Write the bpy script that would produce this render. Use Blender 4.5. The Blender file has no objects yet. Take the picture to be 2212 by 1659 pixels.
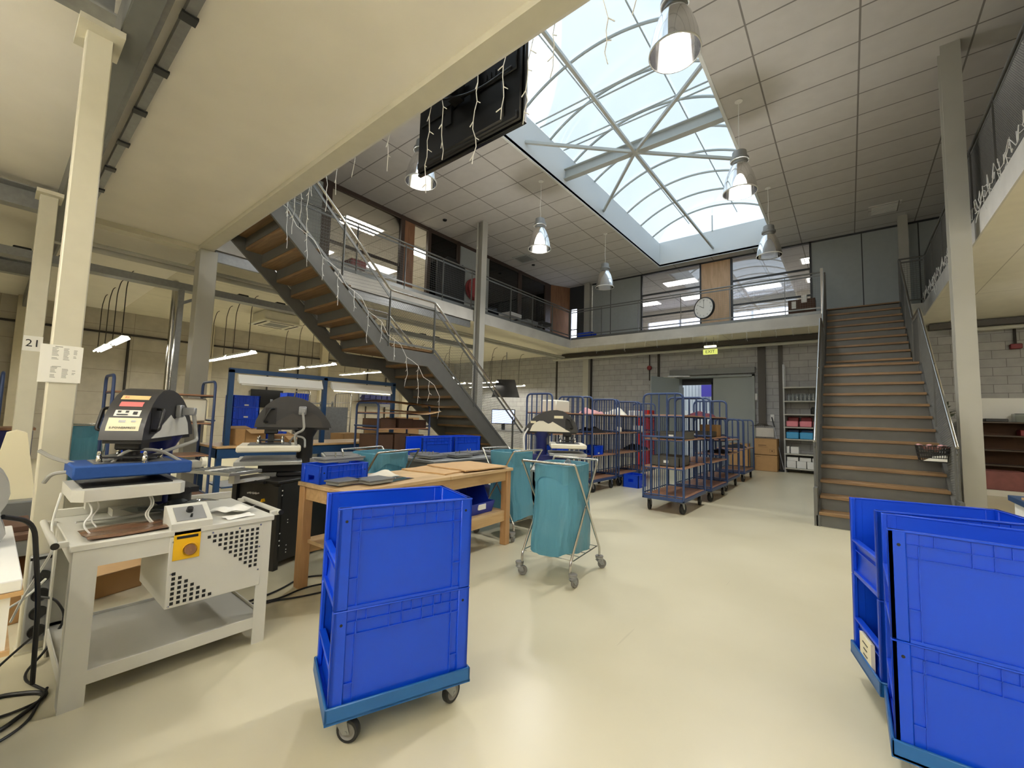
# Print workshop hall seen from under the near mezzanine; units are metres, Z is up.
SKY=1.0; EXPOSURE=1.0; PEND=95
import bpy, math, random
from mathutils import Matrix, Vector
PI=math.pi
C=bpy.context.scene.collection
rnd=random.Random(7)
# ------------------------------------------------------------------ mesh builder
class MB:
    def __init__(s): s.v=[]; s.f=[]; s.m=[]; s.T=None
    def _add(s,vs,fs,m=0):
        o=len(s.v)
        if s.T is not None: vs=[s.T@Vector(p) for p in vs]
        s.v.extend(tuple(p) for p in vs)
        for f in fs: s.f.append([o+i for i in f]); s.m.append(m)
        return s
    def box(s,a,b,bev=0,m=0):
        x0,y0,z0=[min(a[i],b[i]) for i in range(3)]; x1,y1,z1=[max(a[i],b[i]) for i in range(3)]
        if bev<=0:
            vs=[(x,y,z) for x in(x0,x1) for y in(y0,y1) for z in(z0,z1)]
            return s._add(vs,[(0,1,3,2),(4,6,7,5),(0,4,5,1),(2,3,7,6),(0,2,6,4),(1,5,7,3)],m)
        c=((x0+x1)/2,(y0+y1)/2,(z0+z1)/2); h=((x1-x0)/2,(y1-y0)/2,(z1-z0)/2)
        bev=min(bev,min(h)*.95); vs=[]; ix={}
        for sx in(-1,1):
            for sy in(-1,1):
                for sz in(-1,1):
                    for ax in range(3):
                        q=[h[0]-bev,h[1]-bev,h[2]-bev]; q[ax]=h[ax]
                        ix[(sx,sy,sz,ax)]=len(vs); vs.append((c[0]+sx*q[0],c[1]+sy*q[1],c[2]+sz*q[2]))
        fs=[]
        cyc=[(-1,-1),(1,-1),(1,1),(-1,1)]
        for ax in range(3):
            o=[i for i in range(3) if i!=ax]
            for sg in(-1,1):
                f=[]
                for p,q in cyc:
                    k=[0,0,0]; k[ax]=sg; k[o[0]]=p; k[o[1]]=q; f.append(ix[(*k,ax)])
                flip=(sg<0)!=(ax==1)
                fs.append(f[::-1] if flip else f)
        for ax in range(3):
            o=[i for i in range(3) if i!=ax]
            for p,q in cyc:
                k0=[0,0,0];k1=[0,0,0]; k0[ax]=-1;k1[ax]=1
                for k in(k0,k1): k[o[0]]=p; k[o[1]]=q
                f=[ix[(*k0,o[0])],ix[(*k1,o[0])],ix[(*k1,o[1])],ix[(*k0,o[1])]]
                if (p*q>0)!=(ax==1): f=f[::-1]
                fs.append(f)
        for sx in(-1,1):
            for sy in(-1,1):
                for sz in(-1,1):
                    f=[ix[(sx,sy,sz,a)] for a in range(3)]
                    fs.append(f if sx*sy*sz>0 else f[::-1])
        return s._add(vs,fs,m)
    def tube(s,pts,r,n=8,m=0,closed=False,cap=True):
        pts=[Vector(p) for p in pts]; N=len(pts); vs=[]; fs=[]
        rr=r if isinstance(r,(list,tuple)) else [r]*N
        def tan(i):
            if closed: d=pts[(i+1)%N]-pts[i-1]
            else: d=pts[min(i+1,N-1)]-pts[max(i-1,0)]
            return d.normalized() if d.length>1e-9 else Vector((0,0,1))
        t=tan(0); up=Vector((0,0,1)) if abs(t.z)<.9 else Vector((1,0,0))
        nrm=(up-t*up.dot(t)).normalized()
        for i in range(N):
            t=tan(i); nrm=nrm-t*nrm.dot(t)
            if nrm.length<1e-6: nrm=t.orthogonal()
            nrm.normalize(); bn=t.cross(nrm)
            for k in range(n):
                a=2*PI*(k+.5)/n; vs.append(pts[i]+(nrm*math.cos(a)+bn*math.sin(a))*rr[i])
        L=N if closed else N-1
        for i in range(L):
            j=(i+1)%N
            for k in range(n): k2=(k+1)%n; fs.append((i*n+k,i*n+k2,j*n+k2,j*n+k))
        if cap and not closed:
            fs.append(tuple(range(n))[::-1]); fs.append(tuple((N-1)*n+k for k in range(n)))
        return s._add(vs,fs,m)
    def cyl(s,p0,p1,r,n=16,m=0,r2=None): return s.tube([p0,p1],[r,r if r2 is None else r2],n,m)
    def bar(s,p0,p1,w,h,m=0,up=(0,0,1)):
        p0=Vector(p0);p1=Vector(p1); t=(p1-p0).normalized(); u=Vector(up)
        if abs(u.dot(t))>.98: u=Vector((0,1,0))
        sd=t.cross(u).normalized(); u=sd.cross(t).normalized(); vs=[]
        for p in(p0,p1):
            for a,b in((-1,-1),(1,-1),(1,1),(-1,1)): vs.append(p+sd*a*w/2+u*b*h/2)
        return s._add(vs,[(0,1,2,3)[::-1],(4,5,6,7),(0,1,5,4),(1,2,6,5),(2,3,7,6),(3,0,4,7)],m)
    def lathe(s,prof,c=(0,0,0),n=24,m=0,axis='Z',a0=0,a1=2*PI):
        full=abs(a1-a0-2*PI)<1e-6; K=n if full else n+1; vs=[]; fs=[]
        for r,z in prof:
            for k in range(K):
                a=a0+(a1-a0)*k/n; x,y=r*math.cos(a),r*math.sin(a)
                p=(x,y,z) if axis=='Z' else ((z,x,y) if axis=='X' else (y,z,x))
                vs.append((c[0]+p[0],c[1]+p[1],c[2]+p[2]))
        for i in range(len(prof)-1):
            for k in range(n):
                k2=(k+1)%K; fs.append((i*K+k,i*K+k2,(i+1)*K+k2,(i+1)*K+k))
        return s._add(vs,fs,m)
    def prism(s,poly,ax,a,b,m=0):
        n=len(poly)
        def P(p,w):
            if ax=='X': return (w,p[0],p[1])
            if ax=='Y': return (p[0],w,p[1])
            return (p[0],p[1],w)
        vs=[P(p,a) for p in poly]+[P(p,b) for p in poly]
        ar=sum(poly[i][0]*poly[(i+1)%n][1]-poly[(i+1)%n][0]*poly[i][1] for i in range(n))
        fs=[tuple(range(n))[::-1],tuple(range(n,2*n))]+[(i,(i+1)%n,n+(i+1)%n,n+i) for i in range(n)]
        fl=(ar<0)!=(ax=='Y')
        if b<a: fl=not fl
        if fl: fs=[f[::-1] for f in fs]
        return s._add(vs,fs,m)
    def face(s,pts,m=0): return s._add(pts,[tuple(range(len(pts)))],m)
    def grid(s,fn,nu,nv,m=0,wrap=False):
        vs=[fn(i/nu,j/nv) for j in range(nv+1) for i in range(nu+(0 if wrap else 1))]
        K=nu if wrap else nu+1
        fs=[(j*K+i,j*K+(i+1)%K,(j+1)*K+(i+1)%K,(j+1)*K+i) for j in range(nv) for i in range(nu)]
        return s._add(vs,fs,m)
    def build(s,name,mats,parent=None,loc=(0,0,0),rotz=0.,smooth=True,ang=38):
        me=bpy.data.meshes.new(name); me.from_pydata(s.v,[],s.f)
        if not isinstance(mats,(list,tuple)): mats=[mats]
        for q in mats: me.materials.append(q)
        me.polygons.foreach_set('material_index',s.m)
        if smooth:
            me.polygons.foreach_set('use_smooth',[True]*len(s.f)); me.set_sharp_from_angle(angle=math.radians(ang))
        me.update()
        o=bpy.data.objects.new(name,me); C.objects.link(o); o.location=loc; o.rotation_euler=(0,0,rotz)
        if parent is not None: o.parent=parent
        return o
def thing(name,label,cat,loc=(0,0,0),rotz=0.,group=None):
    o=bpy.data.objects.new(name,None); C.objects.link(o); o.empty_display_size=.1
    o.location=loc; o.rotation_euler=(0,0,rotz); return tag(o,label,cat,group)
def tag(o,label,cat,group=None,kind=None):
    o['label']=label; o['category']=cat
    if group: o['group']=group
    if kind: o['kind']=kind
    return o
def struct(o,label=None,cat=None):
    o['kind']='structure'
    if label: o['label']=label; o['category']=cat
    return o
def kids(o): return [c for c in C.objects if c.parent==o]
def dup(root,loc,rotz=None,label=None,group=None):
    def cp(o,par):
        c=o.copy(); C.objects.link(c)
        if par is not None: c.parent=par
        for ch in list(o.children): cp(ch,c)
        return c
    r=cp(root,None); r.location=loc
    if rotz is not None: r.rotation_euler=(0,0,rotz)
    if label: r['label']=label
    if group: r['group']=group
    return r
def text(name,s,size,mat,parent=None,loc=(0,0,0),rot=(0,0,0),ext=.001,align='CENTER'):
    cu=bpy.data.curves.new(name,'FONT'); cu.body=s; cu.size=size; cu.extrude=ext; cu.align_x=align; cu.align_y='CENTER'; cu.resolution_u=2
    t=bpy.data.objects.new(name+'_tmp',cu); C.objects.link(t)
    dg=bpy.context.evaluated_depsgraph_get()
    me=bpy.data.meshes.new_from_object(t.evaluated_get(dg)); me.name=name
    bpy.data.objects.remove(t); bpy.data.curves.remove(cu)
    me.materials.clear(); me.materials.append(mat)
    o=bpy.data.objects.new(name,me); C.objects.link(o); o.location=loc; o.rotation_euler=rot
    if parent is not None: o.parent=parent
    return o
def arc(c,r,a0,a1,n,pl='XZ'):
    out=[]
    for i in range(n+1):
        a=a0+(a1-a0)*i/n; u,w=r*math.cos(a),r*math.sin(a)
        out.append((c[0]+u,c[1],c[2]+w) if pl=='XZ' else ((c[0],c[1]+u,c[2]+w) if pl=='YZ' else (c[0]+u,c[1]+w,c[2])))
    return out
def rpath(pts,r,n=4):
    """polyline with rounded corners"""
    P=[Vector(p) for p in pts]; out=[P[0]]
    for i in range(1,len(P)-1):
        a,b,c=P[i-1],P[i],P[i+1]; d1=(a-b); d2=(c-b); q=min(r,d1.length*.49,d2.length*.49)
        s=b+d1.normalized()*q; e=b+d2.normalized()*q
        for k in range(n+1):
            t=k/n; out.append(s*(1-t)**2+b*2*t*(1-t)+e*t*t)
    out.append(P[-1]); return out
# ------------------------------------------------------------------ materials
def lin(c):
    return tuple(((x/255)/12.92 if x/255<=.04045 else ((x/255+.055)/1.055)**2.4) for x in c)
M={}
def mat(name,rgb,rough=.5,metal=0.,var=0.,vscale=8.,bump=0.,bscale=60.,spec=.5,coat=0.):
    """rgb given in display values; var = albedo mottling, bump = fine relief"""
    m=bpy.data.materials.new(name); m.use_nodes=True; nt=m.node_tree; b=nt.nodes['Principled BSDF']
    col=(*lin(rgb),1); b.inputs['Base Color'].default_value=col
    b.inputs['Roughness'].default_value=rough; b.inputs['Metallic'].default_value=metal
    b.inputs['Specular IOR Level'].default_value=spec; b.inputs['Coat Weight'].default_value=coat
    if var or bump: tc=nt.nodes.new('ShaderNodeTexCoord')
    if var:
        n=nt.nodes.new('ShaderNodeTexNoise'); n.inputs['Scale'].default_value=vscale; n.inputs['Detail'].default_value=4
        nt.links.new(tc.outputs['Object'],n.inputs['Vector'])
        r=nt.nodes.new('ShaderNodeValToRGB'); r.color_ramp.elements[0].position=.3; r.color_ramp.elements[1].position=.7
        r.color_ramp.elements[0].color=tuple(x*(1-var) for x in col[:3])+(1,); r.color_ramp.elements[1].color=tuple(min(1,x*(1+var)) for x in col[:3])+(1,)
        nt.links.new(n.outputs['Fac'],r.inputs['Fac']); nt.links.new(r.outputs['Color'],b.inputs['Base Color'])
    if bump:
        n2=nt.nodes.new('ShaderNodeTexNoise'); n2.inputs['Scale'].default_value=bscale; n2.inputs['Detail'].default_value=3
        nt.links.new(tc.outputs['Object'],n2.inputs['Vector'])
        bp=nt.nodes.new('ShaderNodeBump'); bp.inputs['Strength'].default_value=bump; bp.inputs['Distance'].default_value=.01
        nt.links.new(n2.outputs['Fac'],bp.inputs['Height']); nt.links.new(bp.outputs['Normal'],b.inputs['Normal'])
    M[name]=m; return m
def emis(name,rgb,strength):
    m=bpy.data.materials.new(name); m.use_nodes=True; nt=m.node_tree; nt.nodes.clear()
    e=nt.nodes.new('ShaderNodeEmission'); o=nt.nodes.new('ShaderNodeOutputMaterial')
    e.inputs['Color'].default_value=(*lin(rgb),1); e.inputs['Strength'].default_value=strength
    nt.links.new(e.outputs[0],o.inputs[0]); M[name]=m; return m
def glassy(name,tint=(255,255,255),refl=1.0,diff=0.,trl=0.,rough=.02):
    """thin clear sheet: see-through + fresnel reflection (+ some milkiness)"""
    m=bpy.data.materials.new(name); m.use_nodes=True; nt=m.node_tree; nt.nodes.clear()
    L=nt.links; o=nt.nodes.new('ShaderNodeOutputMaterial'); t=nt.nodes.new('ShaderNodeBsdfTransparent'); t.inputs[0].default_value=(*lin(tint),1)
    g=nt.nodes.new('ShaderNodeBsdfGlossy'); g.inputs['Roughness'].default_value=rough
    fr=nt.nodes.new('ShaderNodeFresnel'); fr.inputs[0].default_value=1.5
    mu=nt.nodes.new('ShaderNodeMath'); mu.operation='MULTIPLY'; mu.inputs[1].default_value=refl; mu.use_clamp=True
    L.new(fr.outputs[0],mu.inputs[0])
    cur=t.outputs[0]
    if trl:
        d=nt.nodes.new('ShaderNodeBsdfTranslucent'); d.inputs[0].default_value=(*lin(tint),1); x=nt.nodes.new('ShaderNodeMixShader'); x.inputs[0].default_value=trl
        L.new(cur,x.inputs[1]); L.new(d.outputs[0],x.inputs[2]); cur=x.outputs[0]
    if diff:
        d=nt.nodes.new('ShaderNodeBsdfDiffuse'); d.inputs[0].default_value=(*lin(tint),1); x=nt.nodes.new('ShaderNodeMixShader'); x.inputs[0].default_value=diff
        L.new(cur,x.inputs[1]); L.new(d.outputs[0],x.inputs[2]); cur=x.outputs[0]
    x=nt.nodes.new('ShaderNodeMixShader'); L.new(mu.outputs[0],x.inputs[0]); L.new(cur,x.inputs[1]); L.new(g.outputs[0],x.inputs[2])
    L.new(x.outputs[0],o.inputs[0]); M[name]=m; return m
def brick(name,c1,c2,mortar,w,h,msize,axes='XZ',off=.5,rough=.8,bump=.3,freq=2,bias=-.3,shift=(0,0),var=.06):
    m=bpy.data.materials.new(name); m.use_nodes=True; nt=m.node_tree; L=nt.links; b=nt.nodes['Principled BSDF']; b.inputs['Roughness'].default_value=rough
    tc=nt.nodes.new('ShaderNodeTexCoord'); sp=nt.nodes.new('ShaderNodeSeparateXYZ'); cb=nt.nodes.new('ShaderNodeCombineXYZ')
    L.new(tc.outputs['Object'],sp.inputs[0])
    for i,a in enumerate(axes):
        ad=nt.nodes.new('ShaderNodeMath'); ad.operation='ADD'; ad.inputs[1].default_value=shift[i]; L.new(sp.outputs[a],ad.inputs[0]); L.new(ad.outputs[0],cb.inputs[i])
    t=nt.nodes.new('ShaderNodeTexBrick'); L.new(cb.outputs[0],t.inputs['Vector'])
    t.inputs['Color1'].default_value=(*lin(c1),1); t.inputs['Color2'].default_value=(*lin(c2),1); t.inputs['Mortar'].default_value=(*lin(mortar),1)
    t.inputs['Scale'].default_value=1; t.inputs['Mortar Size'].default_value=msize; t.inputs['Mortar Smooth'].default_value=.1
    t.inputs['Bias'].default_value=bias; t.inputs['Brick Width'].default_value=w; t.inputs['Row Height'].default_value=h; t.offset=off; t.offset_frequency=freq
    n=nt.nodes.new('ShaderNodeTexNoise'); n.inputs['Scale'].default_value=5; n.inputs['Detail'].default_value=6; L.new(tc.outputs['Object'],n.inputs['Vector'])
    mx=nt.nodes.new('ShaderNodeMix'); mx.data_type='RGBA'; mx.blend_type='MULTIPLY'; mx.inputs['Factor'].default_value=1
    rp=nt.nodes.new('ShaderNodeValToRGB'); rp.color_ramp.elements[0].color=(1-2*var,)*3+(1,); rp.color_ramp.elements[1].color=(1,1,1,1); rp.color_ramp.elements[0].position=.3; rp.color_ramp.elements[1].position=.7
    L.new(n.outputs['Fac'],rp.inputs['Fac']); L.new(t.outputs['Color'],mx.inputs['A']); L.new(rp.outputs['Color'],mx.inputs['B']); L.new(mx.outputs['Result'],b.inputs['Base Color'])
    if bump:
        iv=nt.nodes.new('ShaderNodeMath'); iv.operation='SUBTRACT'; iv.inputs[0].default_value=1; L.new(t.outputs['Fac'],iv.inputs[1])
        bp=nt.nodes.new('ShaderNodeBump'); bp.inputs['Strength'].default_value=bump; bp.inputs['Distance'].default_value=.01; L.new(iv.outputs[0],bp.inputs['Height']); L.new(bp.outputs['Normal'],b.inputs['Normal'])
    M[name]=m; return m
def wood(name,c1,c2,axis='Y',scale=3.,rough=.5,stretch=12.):
    m=bpy.data.materials.new(name); m.use_nodes=True; nt=m.node_tree; L=nt.links; b=nt.nodes['Principled BSDF']; b.inputs['Roughness'].default_value=rough
    tc=nt.nodes.new('ShaderNodeTexCoord'); mp=nt.nodes.new('ShaderNodeMapping'); L.new(tc.outputs['Object'],mp.inputs['Vector'])
    s=[scale*stretch]*3; s['XYZ'.index(axis)]=scale; mp.inputs['Scale'].default_value=s
    n=nt.nodes.new('ShaderNodeTexNoise'); n.inputs['Scale'].default_value=1; n.inputs['Detail'].default_value=5; n.inputs['Distortion'].default_value=.6
    L.new(mp.outputs[0],n.inputs['Vector']); r=nt.nodes.new('ShaderNodeValToRGB'); r.color_ramp.elements[0].position=.35; r.color_ramp.elements[1].position=.65
    r.color_ramp.elements[0].color=(*lin(c1),1); r.color_ramp.elements[1].color=(*lin(c2),1)
    L.new(n.outputs['Fac'],r.inputs['Fac']); L.new(r.outputs['Color'],b.inputs['Base Color']); M[name]=m; return m
# ------------------------------------------------------------------ palette
def floor_mat():
    m=mat('floor_epoxy',(209,203,176),.3); nt=m.node_tree; L=nt.links; b=nt.nodes['Principled BSDF']
    tc=nt.nodes.new('ShaderNodeTexCoord')
    n=nt.nodes.new('ShaderNodeTexNoise'); n.inputs['Scale'].default_value=.8; n.inputs['Detail'].default_value=6; L.new(tc.outputs['Object'],n.inputs['Vector'])
    r=nt.nodes.new('ShaderNodeValToRGB'); r.color_ramp.elements[0].position=.3; r.color_ramp.elements[1].position=.75
    r.color_ramp.elements[0].color=(*lin((200,193,165)),1); r.color_ramp.elements[1].color=(*lin((214,207,181)),1)
    L.new(n.outputs['Fac'],r.inputs['Fac'])
    # small dark specks and scuffs
    v=nt.nodes.new('ShaderNodeTexVoronoi'); v.inputs['Scale'].default_value=1.1; L.new(tc.outputs['Object'],v.inputs['Vector'])
    lt=nt.nodes.new('ShaderNodeMath'); lt.operation='LESS_THAN'; lt.inputs[1].default_value=.008; L.new(v.outputs['Distance'],lt.inputs[0])
    mp=nt.nodes.new('ShaderNodeMapping'); mp.inputs['Scale'].default_value=(9,.5,1); mp.inputs['Rotation'].default_value=(0,0,.5); L.new(tc.outputs['Object'],mp.inputs['Vector'])
    n2=nt.nodes.new('ShaderNodeTexNoise'); n2.inputs['Scale'].default_value=1.5; n2.inputs['Detail'].default_value=2; L.new(mp.outputs[0],n2.inputs['Vector'])
    g2=nt.nodes.new('ShaderNodeMath'); g2.operation='GREATER_THAN'; g2.inputs[1].default_value=.755; L.new(n2.outputs['Fac'],g2.inputs[0])
    s2=nt.nodes.new('ShaderNodeMath'); s2.operation='MULTIPLY'; s2.inputs[1].default_value=.12; L.new(g2.outputs[0],s2.inputs[0])
    s1=nt.nodes.new('ShaderNodeMath'); s1.operation='MULTIPLY'; s1.inputs[1].default_value=.6; L.new(lt.outputs[0],s1.inputs[0])
    mx=nt.nodes.new('ShaderNodeMath'); mx.operation='MAXIMUM'; L.new(s1.outputs[0],mx.inputs[0]); L.new(s2.outputs[0],mx.inputs[1])
    x=nt.nodes.new('ShaderNodeMix'); x.data_type='RGBA'; L.new(mx.outputs[0],x.inputs['Factor']); L.new(r.outputs['Color'],x.inputs['A']); x.inputs['B'].default_value=(*lin((110,100,80)),1)
    L.new(x.outputs['Result'],b.inputs['Base Color'])
    rr=nt.nodes.new('ShaderNodeMapRange'); rr.inputs['To Min'].default_value=.24; rr.inputs['To Max'].default_value=.4; L.new(n.outputs['Fac'],rr.inputs['Value']); L.new(rr.outputs[0],b.inputs['Roughness'])
floor_mat()
brick('ceil_tile',(206,204,201),(202,200,197),(134,131,127),1.2,.6,.012,'XY',0,.9,.25,1,0,(.95,.05),.03)
brick('soffit',(226,221,204),(223,218,201),(186,180,162),6.0,2.4,.008,'YX',0,.85,.1,1,0,(0.4,.45),.03)
brick('block',(168,168,168),(186,186,186),(126,125,124),.44,.2,.006,'XZ',.5,.88,.35,2,-.55,(0,0),.08)
brick('blocky',(176,170,156),(184,178,164),(146,140,126),2.4,.6,.006,'YZ',0,.85,.2,1,-.5,(0,.1),.07)
mat('plaster',(196,188,164),.85,var=.04); mat('plaster_w',(214,210,200),.8,var=.03)
mat('concrete',(205,203,196),.85,var=.07,vscale=3,bump=.1); mat('well_white',(226,230,230),.7)
mat('panel_grey',(160,166,165),.55,var=.03); mat('steel_light',(172,171,162),.5,var=.03,vscale=3); mat('steel_cream',(206,202,184),.5,var=.03)
mat('steel_grey',(112,114,112),.45,.2,var=.05); mat('steel_beam',(186,190,186),.5,.2); mat('galv',(150,152,152),.4,.6,var=.08,vscale=20)
mat('rail_steel',(120,122,120),.35,.6); mat('inox',(190,188,182),.22,1.); mat('chrome',(205,205,205),.12,1.); mat('wire_steel',(128,130,130),.4,.6)
mat('frame_brown',(66,52,44),.5); mat('frame_dark',(52,54,56),.45); mat('dark_gap',(46,42,38),.7); mat('black',(20,20,21),.45); mat('black_gloss',(14,14,15),.2); mat('rubber',(38,38,38),.7)
wood('veneer',(196,160,122),(212,176,138),'Z',2,.5,6); wood('veneer_brown',(128,92,66),(148,108,78),'Z',2,.5,6)
mat('door_grey',(136,143,141),.45); mat('white_paint',(232,232,228),.5); mat('white_plastic',(225,222,208),.4); mat('paper',(238,237,230),.8); mat('label_cream',(236,228,196),.5)
mat('duct_dark',(70,66,60),.5,.3,bump=.3,bscale=30); mat('red',(178,30,30),.4); mat('red_dark',(120,28,34),.5); mat('hose_red',(165,60,62),.6)
glassy('glass',(244,247,247),1.3); glassy('glass_office',(236,236,236),1.6); glassy('glass_far',(225,226,232),6.5); glassy('opal',(238,246,250),.4,.0,.62,.15); glassy('acrylic',(250,250,250),1.2,.06,.42,.08); glassy('bottle',(215,222,222),1.5,.15,.0)
emis('sky_window',(232,238,255),3.2); emis('troffer',(255,246,228),9.); emis('tube',(255,250,236),28.); emis('tube_fill',(255,251,242),46.); emis('tube_dim',(255,245,210),1.6); emis('bulb',(255,250,242),210.); emis('exit_glow',(226,232,120),.5); emis('exit_lamp',(255,250,200),1.2)
emis('screen_blue',(190,205,255),1.2); emis('led_cyan',(120,255,230),1.2)
# ------------------------------------------------------------------ building
S_,T_,CE=3.92,4.2,6.66
def wallbox(name,boxes,m,label=None,cat=None):
    b=MB()
    for x in boxes: b.box(*x)
    return struct(b.build(name,M[m]),label,cat)
wallbox('floor',[((-15.6,-4.1,-.12),(7.1,14.9,0))],'floor_epoxy')
# ground floor walls
wallbox('wall_far',[((-15.6,14.6,0),(-4.46,14.9,S_)),((-2.25,14.6,0),(7.1,14.9,S_)),((-4.46,14.6,2.84),(-2.25,14.9,S_))],'block')
wallbox('wall_left',[((-15.8,-4.1,0),(-15.5,14.9,CE))],'blocky')
wallbox('wall_right',[((7,-4.1,0),(7.3,20.2,CE))],'plaster')
wallbox('wall_near',[((-15.6,-4.3,0),(7.1,-4,CE))],'plaster')
wallbox('wall_far_upper_room',[((-15.6,20,T_),(-7.6,20.2,CE)),((-7.6,20,6.1),(7.1,20.2,CE)),((-7.6,20,T_),(7.1,20.2,5.35)),((-1.6,20,5.35),(7.1,20.2,6.1))],'plaster_w')
b=MB()
for i in range(4): b.box((-7.6+i*1.5+.05,20.02,5.35),(-7.6+i*1.5+1.45,20.06,6.1))
struct(b.build('window_5',M['sky_window']))
# pilasters, wall columns and dark joints on the far and left walls
def column(name,a,bb,m,label): return struct(MB().box(a,bb,.006).build(name,M[m]),label,'column')
column('column',(-8.07,14.42,0),(-7.83,14.6,S_),'steel_light','pale steel column against the block wall beside the dark joint')
b=MB(); b.box((-7.83,14.585,0),(-7.75,14.6,S_)); b.box((-9.42,14.585,0),(-9.34,14.6,S_)); b.box((-5.2,14.57,2.62),(-5.12,14.6,S_)); struct(b.build('trim_1',M['dark_gap']))
for y in (0.4,4.1,7.8,11.5):
    column('column',(-15.5,y-.14,0),(-15.3,y+.14,S_),'plaster','plastered pilaster on the left workshop wall')
b=MB()
for y in (-.9,2.3,3.3,5.9,6.9,9.7,10.6,13.1): b.tube([(-15.46,y,0.02),(-15.46,y,3.3)],.03,6)
b.tube([(-15.45,-.9,3.3),(-15.45,13.1,3.3)],.03,6); struct(b.build('trim_2',M['dark_gap']))
# slabs with concrete fascia
def slab(name,a,bb,fas):
    x0,y0=a;x1,y1=bb; b=MB(); b.box((x0,y0,S_),(x1,y1,T_))
    o=struct(b.build(name,M['soffit']))
    for (p,q) in fas:
        struct(MB().box(p,q).build('slab_edge',M['concrete'],o))
    return o
slab('slab_left',(-15.6,2.06),(-7.92,14.9),[((-7.92,2.08,3.9),(-7.9,13.22,T_+.004))])
slab('slab_far',(-7.92,13.22),(7.1,20.1),[((-7.9,13.2,3.9),(1.4,13.22,T_+.004))])
NEAR=slab('slab_near',(-15.6,-4.1),(7.1,2.06),[((-7.9,2.06,3.86),(7.1,2.08,T_+.004))])
slab('slab_right',(1.42,2.08),(7.1,13.22),[((1.4,2.08,3.9),(1.42,13.2,T_+.004))])
mat('soffit_plain',(240,236,226),.85,var=.03,vscale=2); NEAR.data.materials[0]=M['soffit_plain']
wallbox('slab_far_left_room',[((-15.6,14.9,S_),(-7.92,20.1,T_))],'soffit')
# edge strip and beam lines under the near slab
b=MB(); b.box((-8.2,1.9,3.86),(7,2.06,S_)); b.box((-8.2,-4,3.84),(-8.0,2.0,S_)); struct(b.build('beam_soffit',M['steel_cream']))
b=MB(); b.box((-8.0,2.12,3.72),(-7.94,8,S_)); struct(b.build('beam_left_edge',M['galv']))
# exposed galvanised steel by the near columns
def channel(name,p,q,w,h,m='galv',label=None):
    b=MB(); p=Vector(p);q=Vector(q); d=(q-p).normalized(); s=d.cross(Vector((0,0,1)))
    b.bar(p,q,.012,h); b.bar(p+s*w/2+Vector((0,0,h/2)),q+s*w/2+Vector((0,0,h/2)),w,.012); b.bar(p+s*w/2-Vector((0,0,h/2)),q+s*w/2-Vector((0,0,h/2)),w,.012)
    return struct(b.build(name,M[m]),label,'beam' if label else None)
channel('beam',(-2.0,.34,3.78),(-15.4,.34,3.78),.12,.26,'steel_grey','long grey channel beam above the cream columns')
channel('beam',(-3.46,-3.9,3.74),(-3.46,.3,3.74),.16,.2,'galv','galvanised cross beam meeting the near cream column')
channel('beam',(-7.45,-3.9,3.72),(-7.45,.3,3.72),.16,.24,'galv','galvanised cross beam meeting the numbered column')
channel('beam',(-11.4,-3.9,3.72),(-11.4,.3,3.72),.16,.24,'galv','galvanised cross beam nearest the left wall')
b=MB(); b.box((-15.4,.46,3.8),(-1.5,.52,3.86)); struct(b.build('trim_3',M['galv']))
b=MB(); b.box((-9.0,.59,3.86),(-1.2,.65,3.92)); cd_=struct(b.build('beam_strut',M['galv']))
for k in range(9): struct(MB().box((-1.9-.7*k,.575,3.845),(-1.82-.7*k,.665,3.865)).build('clip',M['frame_dark'],cd_))
# columns
def post(x,y,z1,w,m,label,h0=0): return column('column',(x-w/2,y-w/2,h0),(x+w/2,y+w/2,z1),m,label)
near_col=post(-3.57,.26,3.62,.12,'steel_cream','cream steel column with sheets of paper taped to it')
struct(MB().box((-3.72,.16,3.6),(-3.42,.36,3.64)).build('top_plate',M['steel_cream'],near_col))
struct(MB().box((-3.64,.19,0),(-3.5,.33,.012)).build('base_plate',M['steel_cream'],near_col))
num_col=post(-6.8,.25,3.62,.14,'steel_cream','cream steel column carrying the number 21')
struct(MB().box((-6.95,.15,3.6),(-6.65,.35,3.64)).build('top_plate',M['steel_cream'],num_col))
post(-8.03,2.03,3.86,.24,'steel_light','broad grey column at the corner under the near slab')
def hcol(name,x,y,z0,z1,label,w=.22,d=.2,rot=0):
    b=MB(); t=.014
    b.box((-w/2,-d/2,z0),(w/2,-d/2+t,z1)); b.box((-w/2,d/2-t,z0),(w/2,d/2,z1)); b.box((-.006,-d/2+t,z0),(.006,d/2-t,z1))
    return struct(b.build(name,M['steel_light'],None,(x,y,0),rot),label,'column')
hcol('column',-7.74,8.14,0,CE,'tall pale steel column beside the left walkway railing',.2,.22,PI/2)
hcol('column',1.22,8.02,0,CE,'tall pale steel column beside the right staircase',.2,.22,0)
hcol('column',1.18,14.1,T_,CE,'pale steel column above the right staircase',.18,.18,0)
hcol('column',-7.9,14.45,T_,CE,'pale steel column at the upper far corner',.24,.2,0)
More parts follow.
